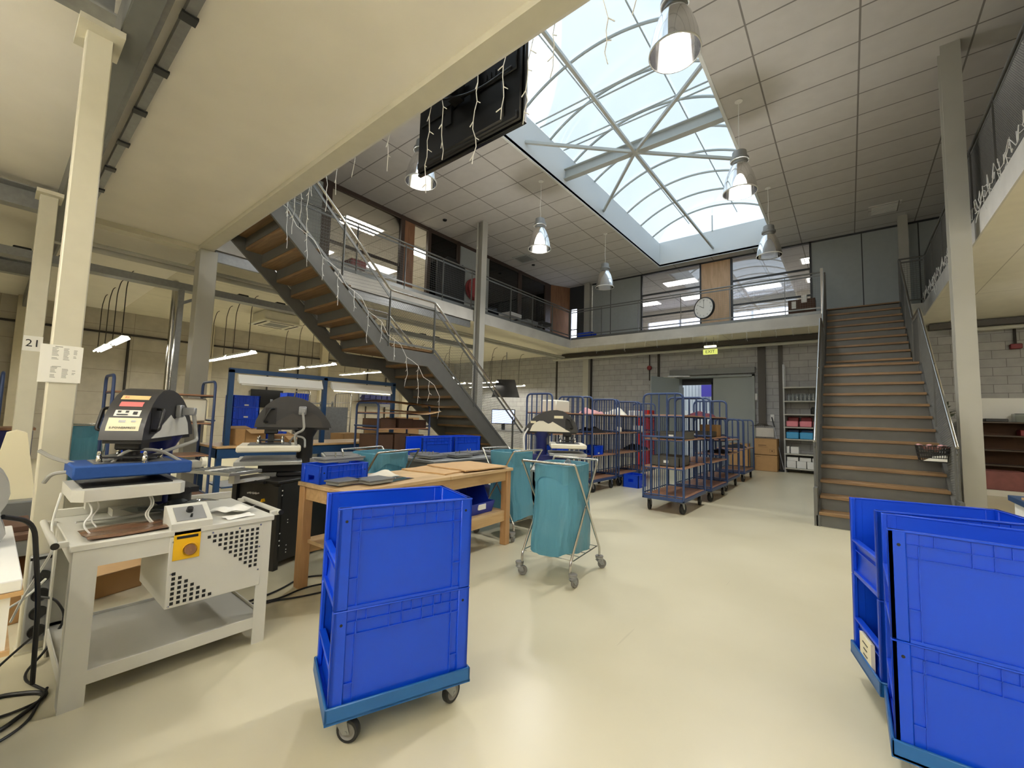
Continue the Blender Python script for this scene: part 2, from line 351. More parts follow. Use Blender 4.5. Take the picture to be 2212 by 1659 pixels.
# ------------------------------------------------------------------ ceiling with skylight well
X0,X1,Y0,Y1=-4.98,-1.58,1.3,14.16
b=MB(); b.box((-15.6,-4.1,CE),(X0,20.1,CE+.06)); b.box((X1,-4.1,CE),(7.1,20.1,CE+.06)); b.box((X0,-4.1,CE),(X1,Y0,CE+.06)); b.box((X0,Y1,CE),(X1,20.1,CE+.06))
struct(b.build('ceiling',M['ceil_tile']))
ZW=7.48
b=MB(); b.box((X0-.05,Y0,CE-.012),(X0,Y1,ZW)); b.box((X1,Y0,CE-.012),(X1+.05,Y1,ZW)); b.box((X0-.05,Y0-.05,CE-.012),(X1+.05,Y0,ZW)); b.box((X0-.05,Y1,CE-.012),(X1+.05,Y1+.05,ZW+.02))
struct(b.build('trim_4',M['well_white']))
win=bpy.data.objects.new('window_1',None); C.objects.link(win); win.location=(0,0,0); struct(win,'barrel-vaulted translucent rooflight over the hall','skylight')
XC=(X0+X1)/2; RW=(X1-X0)/2; RH=.52
Rr=(RW*RW+RH*RH)/(2*RH); zc=ZW+RH-Rr; a1=math.asin(RW/Rr)
def vault(t,y,dz=0):
    a=-a1+2*a1*t; return (XC+(Rr+dz)*math.sin(a),y,zc+(Rr+dz)*math.cos(a))
b=MB(); b.grid(lambda u,v:vault(u,Y0+(Y1-Y0)*v,.03),24,13); struct(b.build('glazing',M['opal'],win))
b=MB(); b.face([vault(i/16,Y1+.01,.02) for i in range(17)]); b.face([vault(i/16,Y0-.01,.02) for i in range(17)]); struct(b.build('end_glazing',M['opal'],win))
for k in range(13):
    y=6.28+1.03*(k-5)
    if Y0<y<Y1: struct(MB().tube([vault(i/24,y,-.01) for i in range(25)],.028,6).build('arch_rib',M['steel_beam'],win))
for t in (.3,.7): struct(MB().tube([vault(t,Y0,.0),vault(t,Y1,.0)],.014,6).build('glazing_bar',M['steel_beam'],win))
struct(MB().tube([vault(.5,Y1-.02,.0),(XC,Y1-.02,ZW)],.02,6).build('end_mullion',M['steel_beam'],win))
for y in (6.75,6.9,7.7,7.85): struct(MB().tube([(X0,y,ZW+.02),(X1,y,ZW+.02)],.016,6).build('tie_rod',M['steel_beam'],win))
# I-beam and star of bracing below the rooflight
b=MB(); yb=7.95; b.box((X0,yb-.008,6.84),(X1,yb+.008,7.06)); b.box((X0,yb-.07,6.83),(X1,yb+.07,6.845)); b.box((X0,yb-.07,7.055),(X1,yb+.07,7.07)); struct(b.build('beam',M['steel_beam']),'pale I-beam crossing below the rooflight','beam')
br=bpy.data.objects.new('beam_bracing',None); C.objects.link(br); struct(br,'star of slim steel braces below the rooflight','bracing')
zz=6.9; cen=(XC,yb-.06,6.82)
for q in ((XC+.02,1.4,zz),(XC+.02,14.14,zz),(X0,6.4,zz),(X1,6.5,zz),(X0,9.9,zz),(X1,9.6,zz)):
    struct(MB().bar(cen,q,.055,.055).build('brace',M['steel_beam'],br))
# ceiling vents
for i,(x,y) in enumerate(((-8.38,10.9),(.8,13.3))):
    t=thing('ceiling_vent',['square air vent in the ceiling above the left walkway','pale slot vent in the ceiling near the right staircase'][i],'vent',(x,y,CE-.02))
    MB().box((-.3,-.3,0),(.3,.3,.02)).build('frame',M['ceil_tile'] if i else M['steel_beam'],t)
    b=MB()
    for k in range(6): b.box((-.24,-.22+k*.08,-.006),(.24,-.18+k*.08,0))
    b.build('slat',M['galv'] if i==0 else M['white_paint'],t)
for x,y in ((-8.48,7.42),(-8.48,11.55)):
    tag(MB().lathe([(.001,-.03),(.05,-.03),(.06,0)],(x,y,CE-.001),16).build('ceiling_detector',M['black']),'small round dark fitting on the ceiling above the left walkway','detector','round ceiling fittings')
# ------------------------------------------------------------------ upper left office front (x=-9.25)
XG=-9.25
wl=bpy.data.objects.new('wall_left_upper',None); C.objects.link(wl); struct(wl)
b=MB(); b.box((XG-.05,1,CE-.1),(XG+.04,13.8,CE)); b.box((XG-.05,4.6,T_),(XG+.04,13.8,T_+.12))
for y0,y1 in ((4.4,4.62),(6.55,6.66),(7.47,7.58),(8.62,8.73),(11.71,11.86),(13.41,13.77)): b.box((XG-.05,y0,T_),(XG+.05,y1,CE))
b.box((XG-.04,4.62,5.25),(XG+.03,6.55,5.31)); struct(b.build('frame',M['frame_brown'],wl))
b=MB(); b.box((XG-.05,8.73,T_),(XG+.03,10.08,CE)); b.box((XG-.05,1,T_),(XG+.03,4.4,CE)); struct(b.build('panel',M['panel_grey'],wl))
b=MB(); b.box((XG-.05,6.66,T_),(XG+.03,7.0,CE-.1)); struct(b.build('wood_panel',M['veneer_brown'],wl))
for k,(y0,y1,z0,z1) in enumerate(((4.62,6.55,T_+.12,5.25),(4.62,6.55,5.31,CE-.1),(7.58,8.62,T_+.12,CE-.1),(10.08,11.71,T_+.12,CE-.1),(11.86,13.41,T_+.12,CE-.1))):
    struct(MB().box((XG-.01,y0,z0),(XG,y1,z1)).build('pane',M['glass_office'],wl))
wc=bpy.data.objects.new('wall_corner_upper',None); C.objects.link(wc); struct(wc)
b=MB(); b.bar((XG+.02,13.77,(T_+CE)/2),(-8.8,14.6,(T_+CE)/2),.06,CE-T_); struct(b.build('wood_panel',M['veneer_brown'],wc))
b=MB(); b.box((-8.82,14.55,T_),(-8.72,14.65,CE)); b.box((-8.45,14.55,T_),(-8.02,14.65,CE)); b.box((-8.72,14.55,5.75),(-8.45,14.65,CE)); struct(b.build('frame',M['frame_dark'],wc))
struct(MB().box((-8.72,14.62,T_),(-8.45,14.63,5.75)).build('pane',M['sky_window'],wc))
struct(MB().box((-8.72,14.58,4.9),(-8.45,14.62,4.94)).build('bar',M['frame_dark'],wc))
# ------------------------------------------------------------------ upper far office front (y=14.6)
wf=bpy.data.objects.new('wall_far_upper',None); C.objects.link(wf); struct(wf)
b=MB(); YF=14.6
for x0,x1 in ((-7.78,-7.02),(-7.0,-5.82),(-.73,.38),(.4,1.5),(1.52,2.9),(2.92,4.4),(4.42,7)): b.box((x0,YF,T_),(x1,YF+.06,CE-.03))
struct(b.build('panel',M['panel_grey'],wf))
b=MB(); b.box((-8.1,YF-.02,CE-.05),(7,YF+.08,CE)); b.box((-5.82,YF-.02,T_),(-5.77,YF+.08,CE)); b.box((-3.79,YF-.02,T_),(-3.74,YF+.08,CE)); b.box((-2.86,YF-.02,T_),(-2.8,YF+.08,CE)); b.box((-.78,YF-.02,T_),(-.73,YF+.08,CE))
for x0,x1 in ((-5.77,-3.79),(-2.8,-.78)):
    for z in (5.08,5.86): b.box((x0,YF-.01,z-.025),(x1,YF+.07,z+.025))
    b.box((x0,YF-.02,T_),(x1,YF+.08,T_+.25))
for x in (-7.01,.39,1.51,2.91,4.41): b.box((x-.012,YF-.004,T_),(x+.012,YF+.05,CE))
struct(b.build('frame',M['frame_dark'],wf))
b=MB(); b.box((-3.74,YF,T_),(-2.86,YF+.06,CE-.05)); struct(b.build('wood_panel',M['veneer'],wf))
for x0,x1 in ((-5.77,-3.79),(-2.8,-.78)):
    struct(MB().box((x0,YF+.02,T_+.25),(x1,YF+.03,CE-.05)).build('pane',M['glass_far'],wf))
# light fittings in the two upper offices
def troffer(x,y,label,rot=0):
    t=thing('ceiling_light',label,'light',(x,y,CE-.03),rot,'recessed office ceiling lights')
    MB().box((-.62,-.32,.005),(.62,.32,.03)).build('frame',M['white_paint'],t)
    b=MB(); b.box((-.57,-.27,-.004),(.57,.27,.004)); b.build('diffuser',M['troffer'],t)
    b=MB()
    for k in range(9): b.box((-.5+k*.12,-.27,-.02),(-.48+k*.12,.27,-.005))
    b.build('louvre',M['white_paint'],t); return t
troffer(-4.9,16.2,'lit square ceiling light behind the first far office window, nearest the glass')
troffer(-4.95,18.5,'lit ceiling light deep behind the first far office window, beside the wood panel')
troffer(-2.48,18.5,'lit ceiling light behind the far office window next to the staircase')
troffer(-7.1,18.5,'lit ceiling light deep behind the first far office window, on its left side')
troffer(-10.7,6.25,'lit louvred ceiling light in the left office above the white rolls',PI/2)
for xx,yy in ((-13.5,6.25),(-12.4,11.0),(-10.9,11.9),(-13.3,8.6)): troffer(xx,yy,'extra louvred ceiling light added deep in the left office',PI/2)  # extra fittings put in to brighten the left office
troffer(-.5,18.5,'unseen ceiling light added behind the grey panels beside the staircase head')  # this one and the next: hidden lights added to brighten the far office
troffer(-.5,16.2,'unseen ceiling light added close behind the grey panels beside the staircase head')
troffer(-10.9,8.6,'lit louvred ceiling light in the left office behind the door gap',PI/2)
b=MB(); b.box((-15.5,1,T_),(-15.4,14,CE)); struct(b.build('wall_left_office',M['plaster']))
b=MB(); b.box((-15.5,14.0,T_),(-9.3,14.1,CE)); struct(b.build('wall_left_office_end',M['plaster']))
b=MB(); b.box((-15.5,2.0,T_),(-9.3,2.1,CE)); struct(b.build('wall_left_office_start',M['plaster']))
# ------------------------------------------------------------------ double door in the far wall and the yard outside
d=bpy.data.objects.new('door_1',None); C.objects.link(d); struct(d,'grey double door in the far block wall, one leaf open','door')
b=MB(); b.box((-4.52,14.5,0),(-4.45,14.92,2.84)); b.box((-2.29,14.5,0),(-2.22,14.92,2.84)); b.box((-4.52,14.5,2.78),(-2.22,14.92,2.84)); struct(b.build('door_frame',M['door_grey'],d))
b=MB(); b.box((-4.75,14.46,2.88),(-2.2,14.6,3.06)); struct(b.build('lintel',M['steel_grey'],d))
lf=struct(MB().box((-3.4,14.58,.02),(-2.29,14.63,2.78),.004).build('door_leaf',M['door_grey'],d))
b=MB(); ang=math.atan2(13.42-14.52,-5.0+4.46); 
lo=MB().box((0,-.025,.02),(1.22,.025,2.78),.004).build('door_leaf',M['door_grey'],d,(-4.46,14.5,0),ang); struct(lo)
struct(MB().box((.15,-.06,2.72),(.62,-.025,2.8)).build('door_closer',M['white_plastic'],lo))
struct(MB().bar((-4.75,14.3,2.84),(-4.1,14.48,2.84),.04,.05).build('closer_arm',M['galv'],d))
b=MB(); b.box((-3.52,14.86,0),(-3.4,14.96,2.66)); b.box((-4.45,14.86,2.58),(-3.4,14.96,2.78)); struct(b.build('inner_frame',M['black'],d))
struct(MB().box((-10,14.9,-.13),(4,32,-.01)).build('ground_outside',M['concrete']))
brick('cladding',(222,228,232),(222,228,232),(170,178,188),.16,9,.02,'XZ',0,.5,.6,1,0,(0,0),.01)
wallbox('exterior_facade',[((-16,22.5,1.9),(6,22.7,5.5))],'cladding')
b=MB(); b.box((-16,22.4,0),(6,22.6,1.9)); struct(b.build('exterior_plinth',M['white_paint']))
mat('violet_sign',(90,80,190),.5)
tag(MB().box((-5.75,22.3,2.6),(-5.25,22.4,3.4)).build('outside_banner',M['violet_sign']),'violet banner on the building seen through the open door','banner')
tag(MB().tube([(-5.95,20,0),(-5.95,20,2.9)],.03,8).build('yard_post',M['galv']),'thin grey post in the yard beyond the open door','post')
# ------------------------------------------------------------------ staircases and railings
RIS=4.2/22; GO=.235
wood('tread_wood',(116,88,56),(142,112,76),'X',2.2,.45,10)
mat('stair_grey',(98,98,94),.5,.2,var=.05)
def mesh_wires(b,p,q,z0,z1,sp,r,diamond=True):
    p=Vector(p);q=Vector(q); Lh=math.hypot(q.x-p.x,q.y-p.y); H=z1-z0
    def pt(s,t): return p+(q-p)*(s/Lh)+Vector((0,0,z0+t))
    if diamond:
        for sg in (1,-1):
            n=int((Lh+H)/sp)
            for i in range(1,n):
                c=i*sp-(H if sg>0 else 0)
                # line s = c + sg*t
                ts=[]
                for t in (0,H):
                    ts.append((t,c+sg*t))
                (t0,s0),(t1,s1)=ts
                if s1<s0: (t0,s0),(t1,s1)=(t1,s1),(t0,s0)
                if s1<=0 or s0>=Lh: continue
                if s0<0: t0+=(t1-t0)*(0-s0)/(s1-s0); s0=0
                if s1>Lh: t1=t0+(t1-t0)*(Lh-s0)/(s1-s0); s1=Lh
                if s1-s0>.01: b.tube([pt(s0,t0),pt(s1,t1)],r,3,cap=False)
    else:
        for i in range(1,int(Lh/sp)): b.tube([pt(i*sp,0),pt(i*sp,H)],r,3,cap=False)
        for i in range(1,int(H/sp)+1):
            if i*sp<H: b.tube([pt(0,i*sp),pt(Lh,i*sp)],r,3,cap=False)
    return b
def railing(parent,path,posts,hand,mid,low,sp,wr,diamond,m='rail_steel',wm='wire_steel',hr=.021,pw=.045,post_ext=0.):
    """path: base points; posts: base points; heights of handrail, upper and lower rail above the base line"""
    up=Vector((0,0,1)); P=[Vector(p) for p in path]
    MB().tube(rpath([p+up*hand for p in P],.06,4),hr,10).build('handrail',M['inox' if hr>.02 else m],parent)
    for a,c in zip(P[:-1],P[1:]):
        MB().bar(a+up*mid,c+up*mid,.012,.035).build('upper_rail',M[m],parent)
        MB().bar(a+up*low,c+up*low,.012,.035).build('lower_rail',M[m],parent)
        b=mesh_wires(MB(),a,c,low,mid,sp,wr,diamond)
        if b.f: b.build('wire_mesh',M[wm],parent)
    dirn=(P[-1]-P[0]); ax=Vector((dirn.x,dirn.y,0)).normalized(); nn=ax.cross(up)
    for p in posts:
        p=Vector(p); b=MB(); b.bar(p+up*(-.06),p+up*(mid+.02),pw,.012,up=ax); b.bar(p+up*(mid+.02),p+up*(hand-.01),.02,.012,up=ax); b.build('post',M[m],parent)
def stair(name,label,x0,x1,y0,sgn,ztop_y,loc_land):
    """y0: first riser at the floor; climbs towards sgn*Y"""
    t=thing(name,label,'staircase',(0,0,0))
    W=(x0,x1)
    Y=lambda k:y0+sgn*GO*k
    def tread(yf,z):
        b=MB(); b.box((x0+.01,yf-sgn*.03,z-.042),(x1-.01,yf+sgn*(GO+.01),z),.004); b.build('tread',M['tread_wood'],t)
        MB().box((x0+.01,yf+sgn*.004,z-RIS),(x1-.01,yf+sgn*.012,z-.04)).build('riser',M['stair_grey'],t)
    for k in range(12): tread(Y(k),RIS*(k+1))
    yl=Y(12); zl=RIS*13; ye=yl+sgn*.94
    b=MB(); b.box((x0+.01,yl-sgn*.03,zl-.042),(x1-.01,ye+sgn*.01,zl),.004); b.build('landing',M['tread_wood'],t)
    MB().box((x0+.01,yl+sgn*.004,zl-RIS),(x1-.01,yl+sgn*.012,zl-.04)).build('riser',M['stair_grey'],t)
    x0u,x1u=x0,x1
    for k in range(8):
        yf=ye+sgn*GO*k; z=zl+RIS*(k+1); tread(yf,z)
    yt=ye+sgn*GO*8
    MB().box((x0+.01,yt,T_-RIS),(x1-.01,yt+sgn*.012,T_-.03)).build('riser',M['stair_grey'],t)
    if abs(ztop_y-yt)>.03:
        b=MB(); b.box((x0,yt,T_-.05),(x1,ztop_y,T_)); b.build('top_platform',M['tread_wood'],t)
    sl=RIS/GO
    # stringers: folded plate following both flights
    hb,ht=.30,.065
    for x in (x0-.02,x1-.02):
        lo=[(y0-sgn*.02,0),(y0+sgn*.26,0),(yl+sgn*.12,zl-hb),(ye-sgn*.02,zl-hb),(ztop_y,T_-hb-.02 if abs(ztop_y-yt)<.1 else T_-hb)]
        hi=[(yt,T_-.02),(ye-sgn*.06,zl-ht),(yl-sgn*.04,zl-ht),(y0-sgn*.02,.14)]
        if abs(ztop_y-yt)>.1: lo=lo[:4]+[(yt,T_-hb),(ztop_y,T_-hb)]; hi=[(ztop_y,T_-.02)]+hi
        b=MB(); b.prism(lo+hi,'X',x,x+.04); b.build('stringer',M['stair_grey'],t)
    return t,yl,zl,ye,yt
st,yl,zl,ye,yt=stair('staircase','grey staircase with wooden treads climbing to the far walkway beside the shelf unit',-.36,.97,7.1,1,13.2,None)
for i,x in enumerate((-.385,.99)):
    base=[(x,7.25,.2),(x,yl,zl),(x,ye,zl),(x,yt,T_)]
    r=thing('stair_railing',['railing with a bright handrail on the shelf side of the right staircase','railing with a bright handrail on the column side of the right staircase'][i],'railing')
    railing(r,base,[(x,7.3,.24),(x,8.6,1.4),(x,yl,zl),(x,ye,zl),(x,11.9,3.4),(x,yt,T_)],.92,.84,-.02,.03,.003,True,'stair_grey','stair_grey')
    MB().box((x-.02,7.08,0),(x+.02,7.42,.5)).build('base_plate',M['stair_grey'],r)
sl_,yl2,zl2,ye2,yt2=stair('staircase','grey staircase with wooden treads descending from the near slab into the left workshop',-7.16,-5.76,7.7,-1,2.08,None)
for i,x in enumerate((-5.74,-7.18)):
    base=[(x,2.12,T_),(x,ye2,zl2),(x,yl2,zl2),(x,7.55,.25)]
    r=thing('stair_railing',['wire mesh railing on the open side of the left staircase','wire mesh railing on the workshop side of the left staircase'][i],'railing')
    railing(r,base,[(x,2.2,T_-.07),(x,3.1,T_-.8),(x,ye2,zl2),(x,yl2,zl2),(x,5.95,zl2-.9),(x,7.2,.5)],.86,.74,.02,.05,.0022,True)
# walkway railings
r=thing('guard_railing','steel mesh railing along the left walkway','railing')
zz=T_; base=[(-7.94,2.15,zz),(-7.94,13.17,zz)]
railing(r,base,[(-7.94,y,zz) for y in (3.4,4.58,5.8,6.96,8.0,9.7,10.83,11.99,13.13)],1.1,1.02,.17,.055,.0015,False,hr=.02)
MB().box((-7.95,2.15,zz),(-7.935,13.17,zz+.09)).build('toe_board',M['rail_steel'],r)
r=thing('guard_railing','steel mesh railing along the far walkway below the office windows','railing')
base=[(-7.92,13.24,zz),(-.45,13.24,zz)]
railing(r,base,[(x,13.24,zz) for x in (-6.7,-5.36,-4.0,-2.62,-1.27,-.46)],1.1,1.02,.17,.055,.0015,False,hr=.02)
MB().box((-7.92,13.232,zz),(-.45,13.247,zz+.09)).build('toe_board',M['rail_steel'],r)
MB().box((-.49,13.21,zz-.1),(-.43,13.27,zz+1.2)).build('newel_post',M['inox'],r)
r=thing('guard_railing','dark perforated railing along the right walkway','railing')
base=[(1.44,2.1,zz),(1.44,13.2,zz)]
railing(r,base,[(1.44,y,zz) for y in (2.4,3.6,4.8,6.0,7.2,8.4,9.6,10.8,12.0,13.1)],1.1,1.02,.1,.032,.0042,True,'stair_grey','stair_grey',hr=.019)
r=thing('guard_railing','short dark railing beside the head of the right staircase','railing')
railing(r,[(1.0,13.22,zz),(1.42,13.22,zz)],[(1.0,13.22,zz)],1.1,1.02,.1,.05,.003,False,'stair_grey','stair_grey',hr=.019)
# ------------------------------------------------------------------ pendant lamps
mat('lamp_grey',(150,152,150),.4,.3)
def pendant(lit):
    t=thing('pendant_lamp','','lamp',(0,0,0)); 
    MB().tube([(0,0,1.58),(.004,.003,1.2),(-.006,.004,.95),(.012,0,.8),(0,0,.7)],.005,6).build('cord',M['white_paint'],t)
    MB().lathe([(.001,1.6),(.05,1.58),(.06,1.56),(.001,1.56)],n=16).build('ceiling_rose',M['white_paint'],t)
    h=MB().lathe([(.001,.71),(.07,.7),(.105,.68),(.112,.6),(.112,.58),(.14,.56),(.14,.525),(.11,.51),(.11,.47),(.001,.47)],n=28).build('housing',M['lamp_grey'],t)
    sh=MB().lathe([(.108,.475),(.125,.45),(.165,.37),(.2,.27),(.228,.16),(.243,.06),(.25,0),(.244,-.004),(.236,.06),(.221,.16),(.193,.27),(.158,.37),(.118,.45)],n=40).build('shade',M['acrylic'],t)
    MB().lathe([(.246,.012),(.254,.006),(.254,-.008),(.244,-.01)],n=40).build('rim',M['white_paint'],t)
    MB().lathe([(.001,.47),(.035,.46),(.05,.4),(.062,.33),(.06,.26),(.04,.2),(.001,.18)],n=20).build('bulb',M['bulb' if lit else 'white_paint'],t)
    return t
pl=pendant(True); pd=pendant(False); ZP=5.085
spec=[(-1.29,4.1,1,'large lit pendant lamp hanging nearest, beside the rooflight edge'),(-5.3,4.1,1,'lit pendant lamp partly hidden behind the hanging screen'),(-5.28,7.41,1,'lit pendant lamp on the left of the rooflight, above the left staircase rail'),
 (-1.29,7.38,1,'lit pendant lamp at the middle of the right row beside the rooflight'),(-5.33,10.72,0,'unlit pendant lamp furthest down the left row'),(-1.3,10.65,0,'unlit pendant lamp furthest down the right row, before the far window')]
used=set()
for x,y,l,lab in spec:
    src=pl if l else pd
    if l in used: dup(src,(x,y,ZP),rnd.random()*3,lab,'pendant lamps along the rooflight')
    else: src.location=(x,y,ZP); src['label']=lab; src['group']='pendant lamps along the rooflight'; used.add(l)
# ------------------------------------------------------------------ screen hanging from the near slab, seen from behind
tv=thing('wall_screen','large black flat screen hung from the near slab edge, seen from behind','television',(-2.615,2.5,3.69))
b=MB(); b.box((-.66,-.012,0),(.66,.03,.74),.006); b.build('display_panel',M['black_gloss'],tv)
b=MB(); b.box((-.64,-.035,.02),(.64,-.01,.72),.012); b.box((-.48,-.07,.05),(.48,-.03,.42),.02); b.box((-.6,-.05,.46),(-.1,-.03,.66),.008); b.box((.12,-.05,.46),(.6,-.03,.66),.008); b.box((-.62,-.058,.03),(.62,-.03,.1),.01)
for k in range(5): b.box((.2+k*.05,-.056,.5),(.23+k*.05,-.048,.56))
b.build('back_cover',M['black'],tv)
b=MB(); b.box((-.2,-.085,.28),(-.12,-.06,.7)); b.box((.12,-.085,.28),(.2,-.06,.7)); b.box((-.22,-.1,.45),(.22,-.08,.53)); b.box((-.06,-.18,.4),(.06,-.1,.6)); b.build('mount_plate',M['black'],tv)
b=MB(); b.bar((0,-.15,.5),(.0,-.42,.44),.06,.08); b.box((-.09,-.43,.3),(.09,-.415,.56)); b.build('wall_arm',M['black'],tv)
MB().tube(rpath([(.55,-.05,.5),(.3,-.2,.3),(-.1,-.25,.38),(-.3,-.38,.46)],.2,6),.008,6).build('cable',M['black'],tv)
# icicle lights along the slab edge and the left staircase
def strand(p,L,seed):
    r=random.Random(seed); pts=[Vector(p)]; n=max(3,int(L/.07)); b=MB()
    for i in range(n): pts.append(pts[-1]+Vector((r.uniform(-.022,.022),r.uniform(-.012,.012),-L/n)))
    b.tube(pts,.0032,4)
    for i in range(1,n):
        if i%2: 
            s=Vector((r.choice((-1,1))*.035,r.uniform(-.02,.02),-.03)); b.tube([pts[i],pts[i]+s],.0036,4)
    return b
ic=thing('icicle_light_string','white icicle light string drooping from the near slab edge above the screen','string lights',(0,0,0))
pts=[(-5.6,2.1,4.1)]
for i in range(40): pts.append((-5.6+i*.13,2.105,4.06+.03*math.sin(i*1.7)))
MB().tube(pts,.004,4).build('lead_wire',M['white_paint'],ic)
for i,x in enumerate([-5.3,-5.1,-4.95,-4.72,-4.62,-4.4,-4.15,-3.75,-3.2,-2.62,-2.5,-2.12,-1.83,-1.6,-1.42,-1.12,-.85]):
    strand((x,2.105,4.05),[.35,.62,.5,.75,.3,.55,.42,.38,.5,.9,.7,.85,.6,.75,.5,.66,.42,.6,.5][i],i).build('strand',M['white_paint'],ic)
ic=thing('icicle_light_string','white icicle light string hanging along the left staircase stringer','string lights',(0,0,0))
pts=[]
for i in range(24):
    y=2.15+i*.125; pts.append((-5.70,y,4.1-(y-2.1)*.8126+.05*math.sin(i*2.1)))
MB().tube(pts,.004,4).build('lead_wire',M['white_paint'],ic)
for i in range(1,24,2):
    p=pts[i]; strand((p[0]+.01,p[1],p[2]),.3+.45*rnd.random(),50+i).build('strand',M['white_paint'],ic)
ic=thing('icicle_light_string','tangled white light string bunched along the foot of the right walkway railing','string lights',(0,0,0))
pts=[]
for i in range(260):
    y=4.6+i*.032; pts.append((1.375+.02*math.sin(i*.9),y,4.28+.07*math.sin(i*1.3)+.05*math.sin(i*2.9)))
MB().tube(pts,.0045,4).build('lead_wire',M['white_paint'],ic)
for i in range(0,260,9): strand(pts[i],.12+.16*rnd.random(),300+i).build('strand',M['white_paint'],ic)
ic=thing('icicle_light_string','thin icicle light wires dangling under the far walkway edge','string lights',(0,0,0))
MB().tube([(-7.7,13.19,3.95),(-.5,13.19,3.95)],.003,4).build('lead_wire',M['white_paint'],ic)
for i in range(20): strand((-7.6+i*.36,13.185,3.95),.14+.2*rnd.random(),700+i).build('strand',M['white_paint'],ic)
# ------------------------------------------------------------------ crates, dollies, sack stands, trolleys
mat('crate_blue',(4,68,206),.38,var=.03,vscale=5); mat('dolly_blue',(24,92,158),.4); mat('bin_blue',(24,52,170),.4); mat('navy',(20,28,92),.4); mat('trolley_blue',(50,70,112),.4,.1)
mat('caster_grey',(120,118,114),.5); mat('wheel_black',(30,30,30),.6)
wood('shelf_wood',(150,108,82),(176,134,104),'Y',2,.35,8); wood('table_wood',(186,150,104),(206,172,124),'Y',2.2,.5,9); wood('table_top',(176,146,106),(210,180,136),'Y',1.6,.5,5); wood('leg_wood',(170,130,86),(190,150,104),'Z',2.2,.5,9)
mat('cardboard',(172,136,92),.85,var=.05); mat('cardboard_top',(190,156,112),.85,var=.05); mat('cardboard_dark',(84,60,44),.85,var=.06)
def bag_mat():
    m=mat('bag_teal',(98,158,178),.28,spec=.5); nt=m.node_tree; L=nt.links; b=nt.nodes['Principled BSDF']; tc=nt.nodes.new('ShaderNodeTexCoord')
    mp=nt.nodes.new('ShaderNodeMapping'); mp.inputs['Scale'].default_value=(14,14,2.2); mp.inputs['Rotation'].default_value=(.25,.3,0); n=nt.nodes.new('ShaderNodeTexNoise'); n.inputs['Scale'].default_value=1; n.inputs['Detail'].default_value=3; n.inputs['Distortion'].default_value=.8
    L.new(tc.outputs['Object'],mp.inputs[0]); L.new(mp.outputs[0],n.inputs['Vector']); bp=nt.nodes.new('ShaderNodeBump'); bp.inputs['Strength'].default_value=.7; bp.inputs['Distance'].default_value=.02
    L.new(n.outputs['Fac'],bp.inputs['Height']); L.new(bp.outputs['Normal'],b.inputs['Normal'])
    t=nt.nodes.new('ShaderNodeBsdfTranslucent'); t.inputs[0].default_value=(*lin((110,176,198)),1); x=nt.nodes.new('ShaderNodeMixShader'); x.inputs[0].default_value=.3
    L.new(b.outputs[0],x.inputs[1]); L.new(t.outputs[0],x.inputs[2]); L.new(x.outputs[0],nt.nodes['Material Output'].inputs[0])
bag_mat()
def crate_mesh(W=.4,L=.6,H=.39,front=True):
    b=MB(); t=.012; P=.055
    b.box((-W+.01,.01,0),(-.01,L-.01,.012))
    for sx in (0,1):
        def X(a): return -a if sx==0 else -W+a      # a = distance in from the outer face
        def slab(a0,a1,y0,y1,z0,z1,bev=0): b.box((X(a0),y0,z0),(X(a1),y1,z1),bev)
        slab(.010,.018,.012,L-.012,.008,H-.004)                       # recessed skin
        slab(0,.02,0,P,0,H,.004); slab(0,.02,L-P,L,0,H,.004)          # corner posts
        slab(-.001,.022,0,L,H-.007,H,.002)                            # rim
        for z in (H-.05,H-.1): slab(.003,.012,P,L-P,z-.003,z+.001)    # top band ribs
        slab(.002,.012,P,L-P,.0,.012)
        for f in (.155,.38,.47,.62,.71,.845): slab(.003,.012,f*L-.0015,f*L+.0015,H-.1,H-.01)
        for f in (.22,.54,.77): slab(.003,.012,f*L-.0015,f*L+.0015,H-.05,H-.01)
        for y in (P+.034,L-P-.034): slab(.003,.012,y-.002,y+.002,0,H-.05); 
        for y0,y1 in ((P,P+.034),(L-P-.034,L-P)): slab(.003,.012,y0,y1,.118,.123)
        b.cyl((X(-.0008),P*.6,H-.055),(X(.004),P*.6,H-.055),.006,10,1); b.cyl((X(-.0008),L-P*.6,H-.055),(X(.004),L-P*.6,H-.055),.006,10,1)
    # closed end with hand hole
    y=L; b.box((-W+.01,y-.016,0),(-.01,y-.008,H-.14)); b.box((-W+.01,y-.016,H-.08),(-.01,y-.008,H)); b.box((-W+.01,y-.016,H-.14),(-W*.66,y-.008,H-.08)); b.box((-W*.34,y-.016,H-.14),(-.01,y-.008,H-.08)); b.box((-W,y-.02,H-.007),(0,y+.001,H),.002)
    for x0 in (-W,-.05): b.box((x0,y-.02,0),(x0+.05,y,H),.004)
    if front:
        hz=H*.46
        for x0 in (-W,-.03): b.box((x0,0,0),(x0+.03,.02,H),.004)
        b.grid(lambda u,v:(-W+.02+(W-.04)*u,.018+.010*math.sin(v*PI)-(.012*v**3),.02+(hz-.02)*v),2,8)
        b.box((-W+.02,-.001,hz-.012),(-.02,.03,hz),.003); b.box((-W+.02,.004,.0),(-.02,.03,.022),.002)
        b.box((-W+.03,.012,hz-.06),(-.03,.02,hz-.055))
    else:
        b.box((-W+.01,.008,0),(-.01,.016,H-.14)); b.box((-W+.01,.008,H-.08),(-.01,.016,H)); b.box((-W+.01,.008,H-.14),(-W*.66,.016,H-.08)); b.box((-W*.34,.008,H-.14),(-.01,.016,H-.08)); b.box((-W,-.001,H-.007),(0,.02,H),.002)
        for x0 in (-W,-.05): b.box((x0,0,0),(x0+.05,.02,H),.004)
    return b
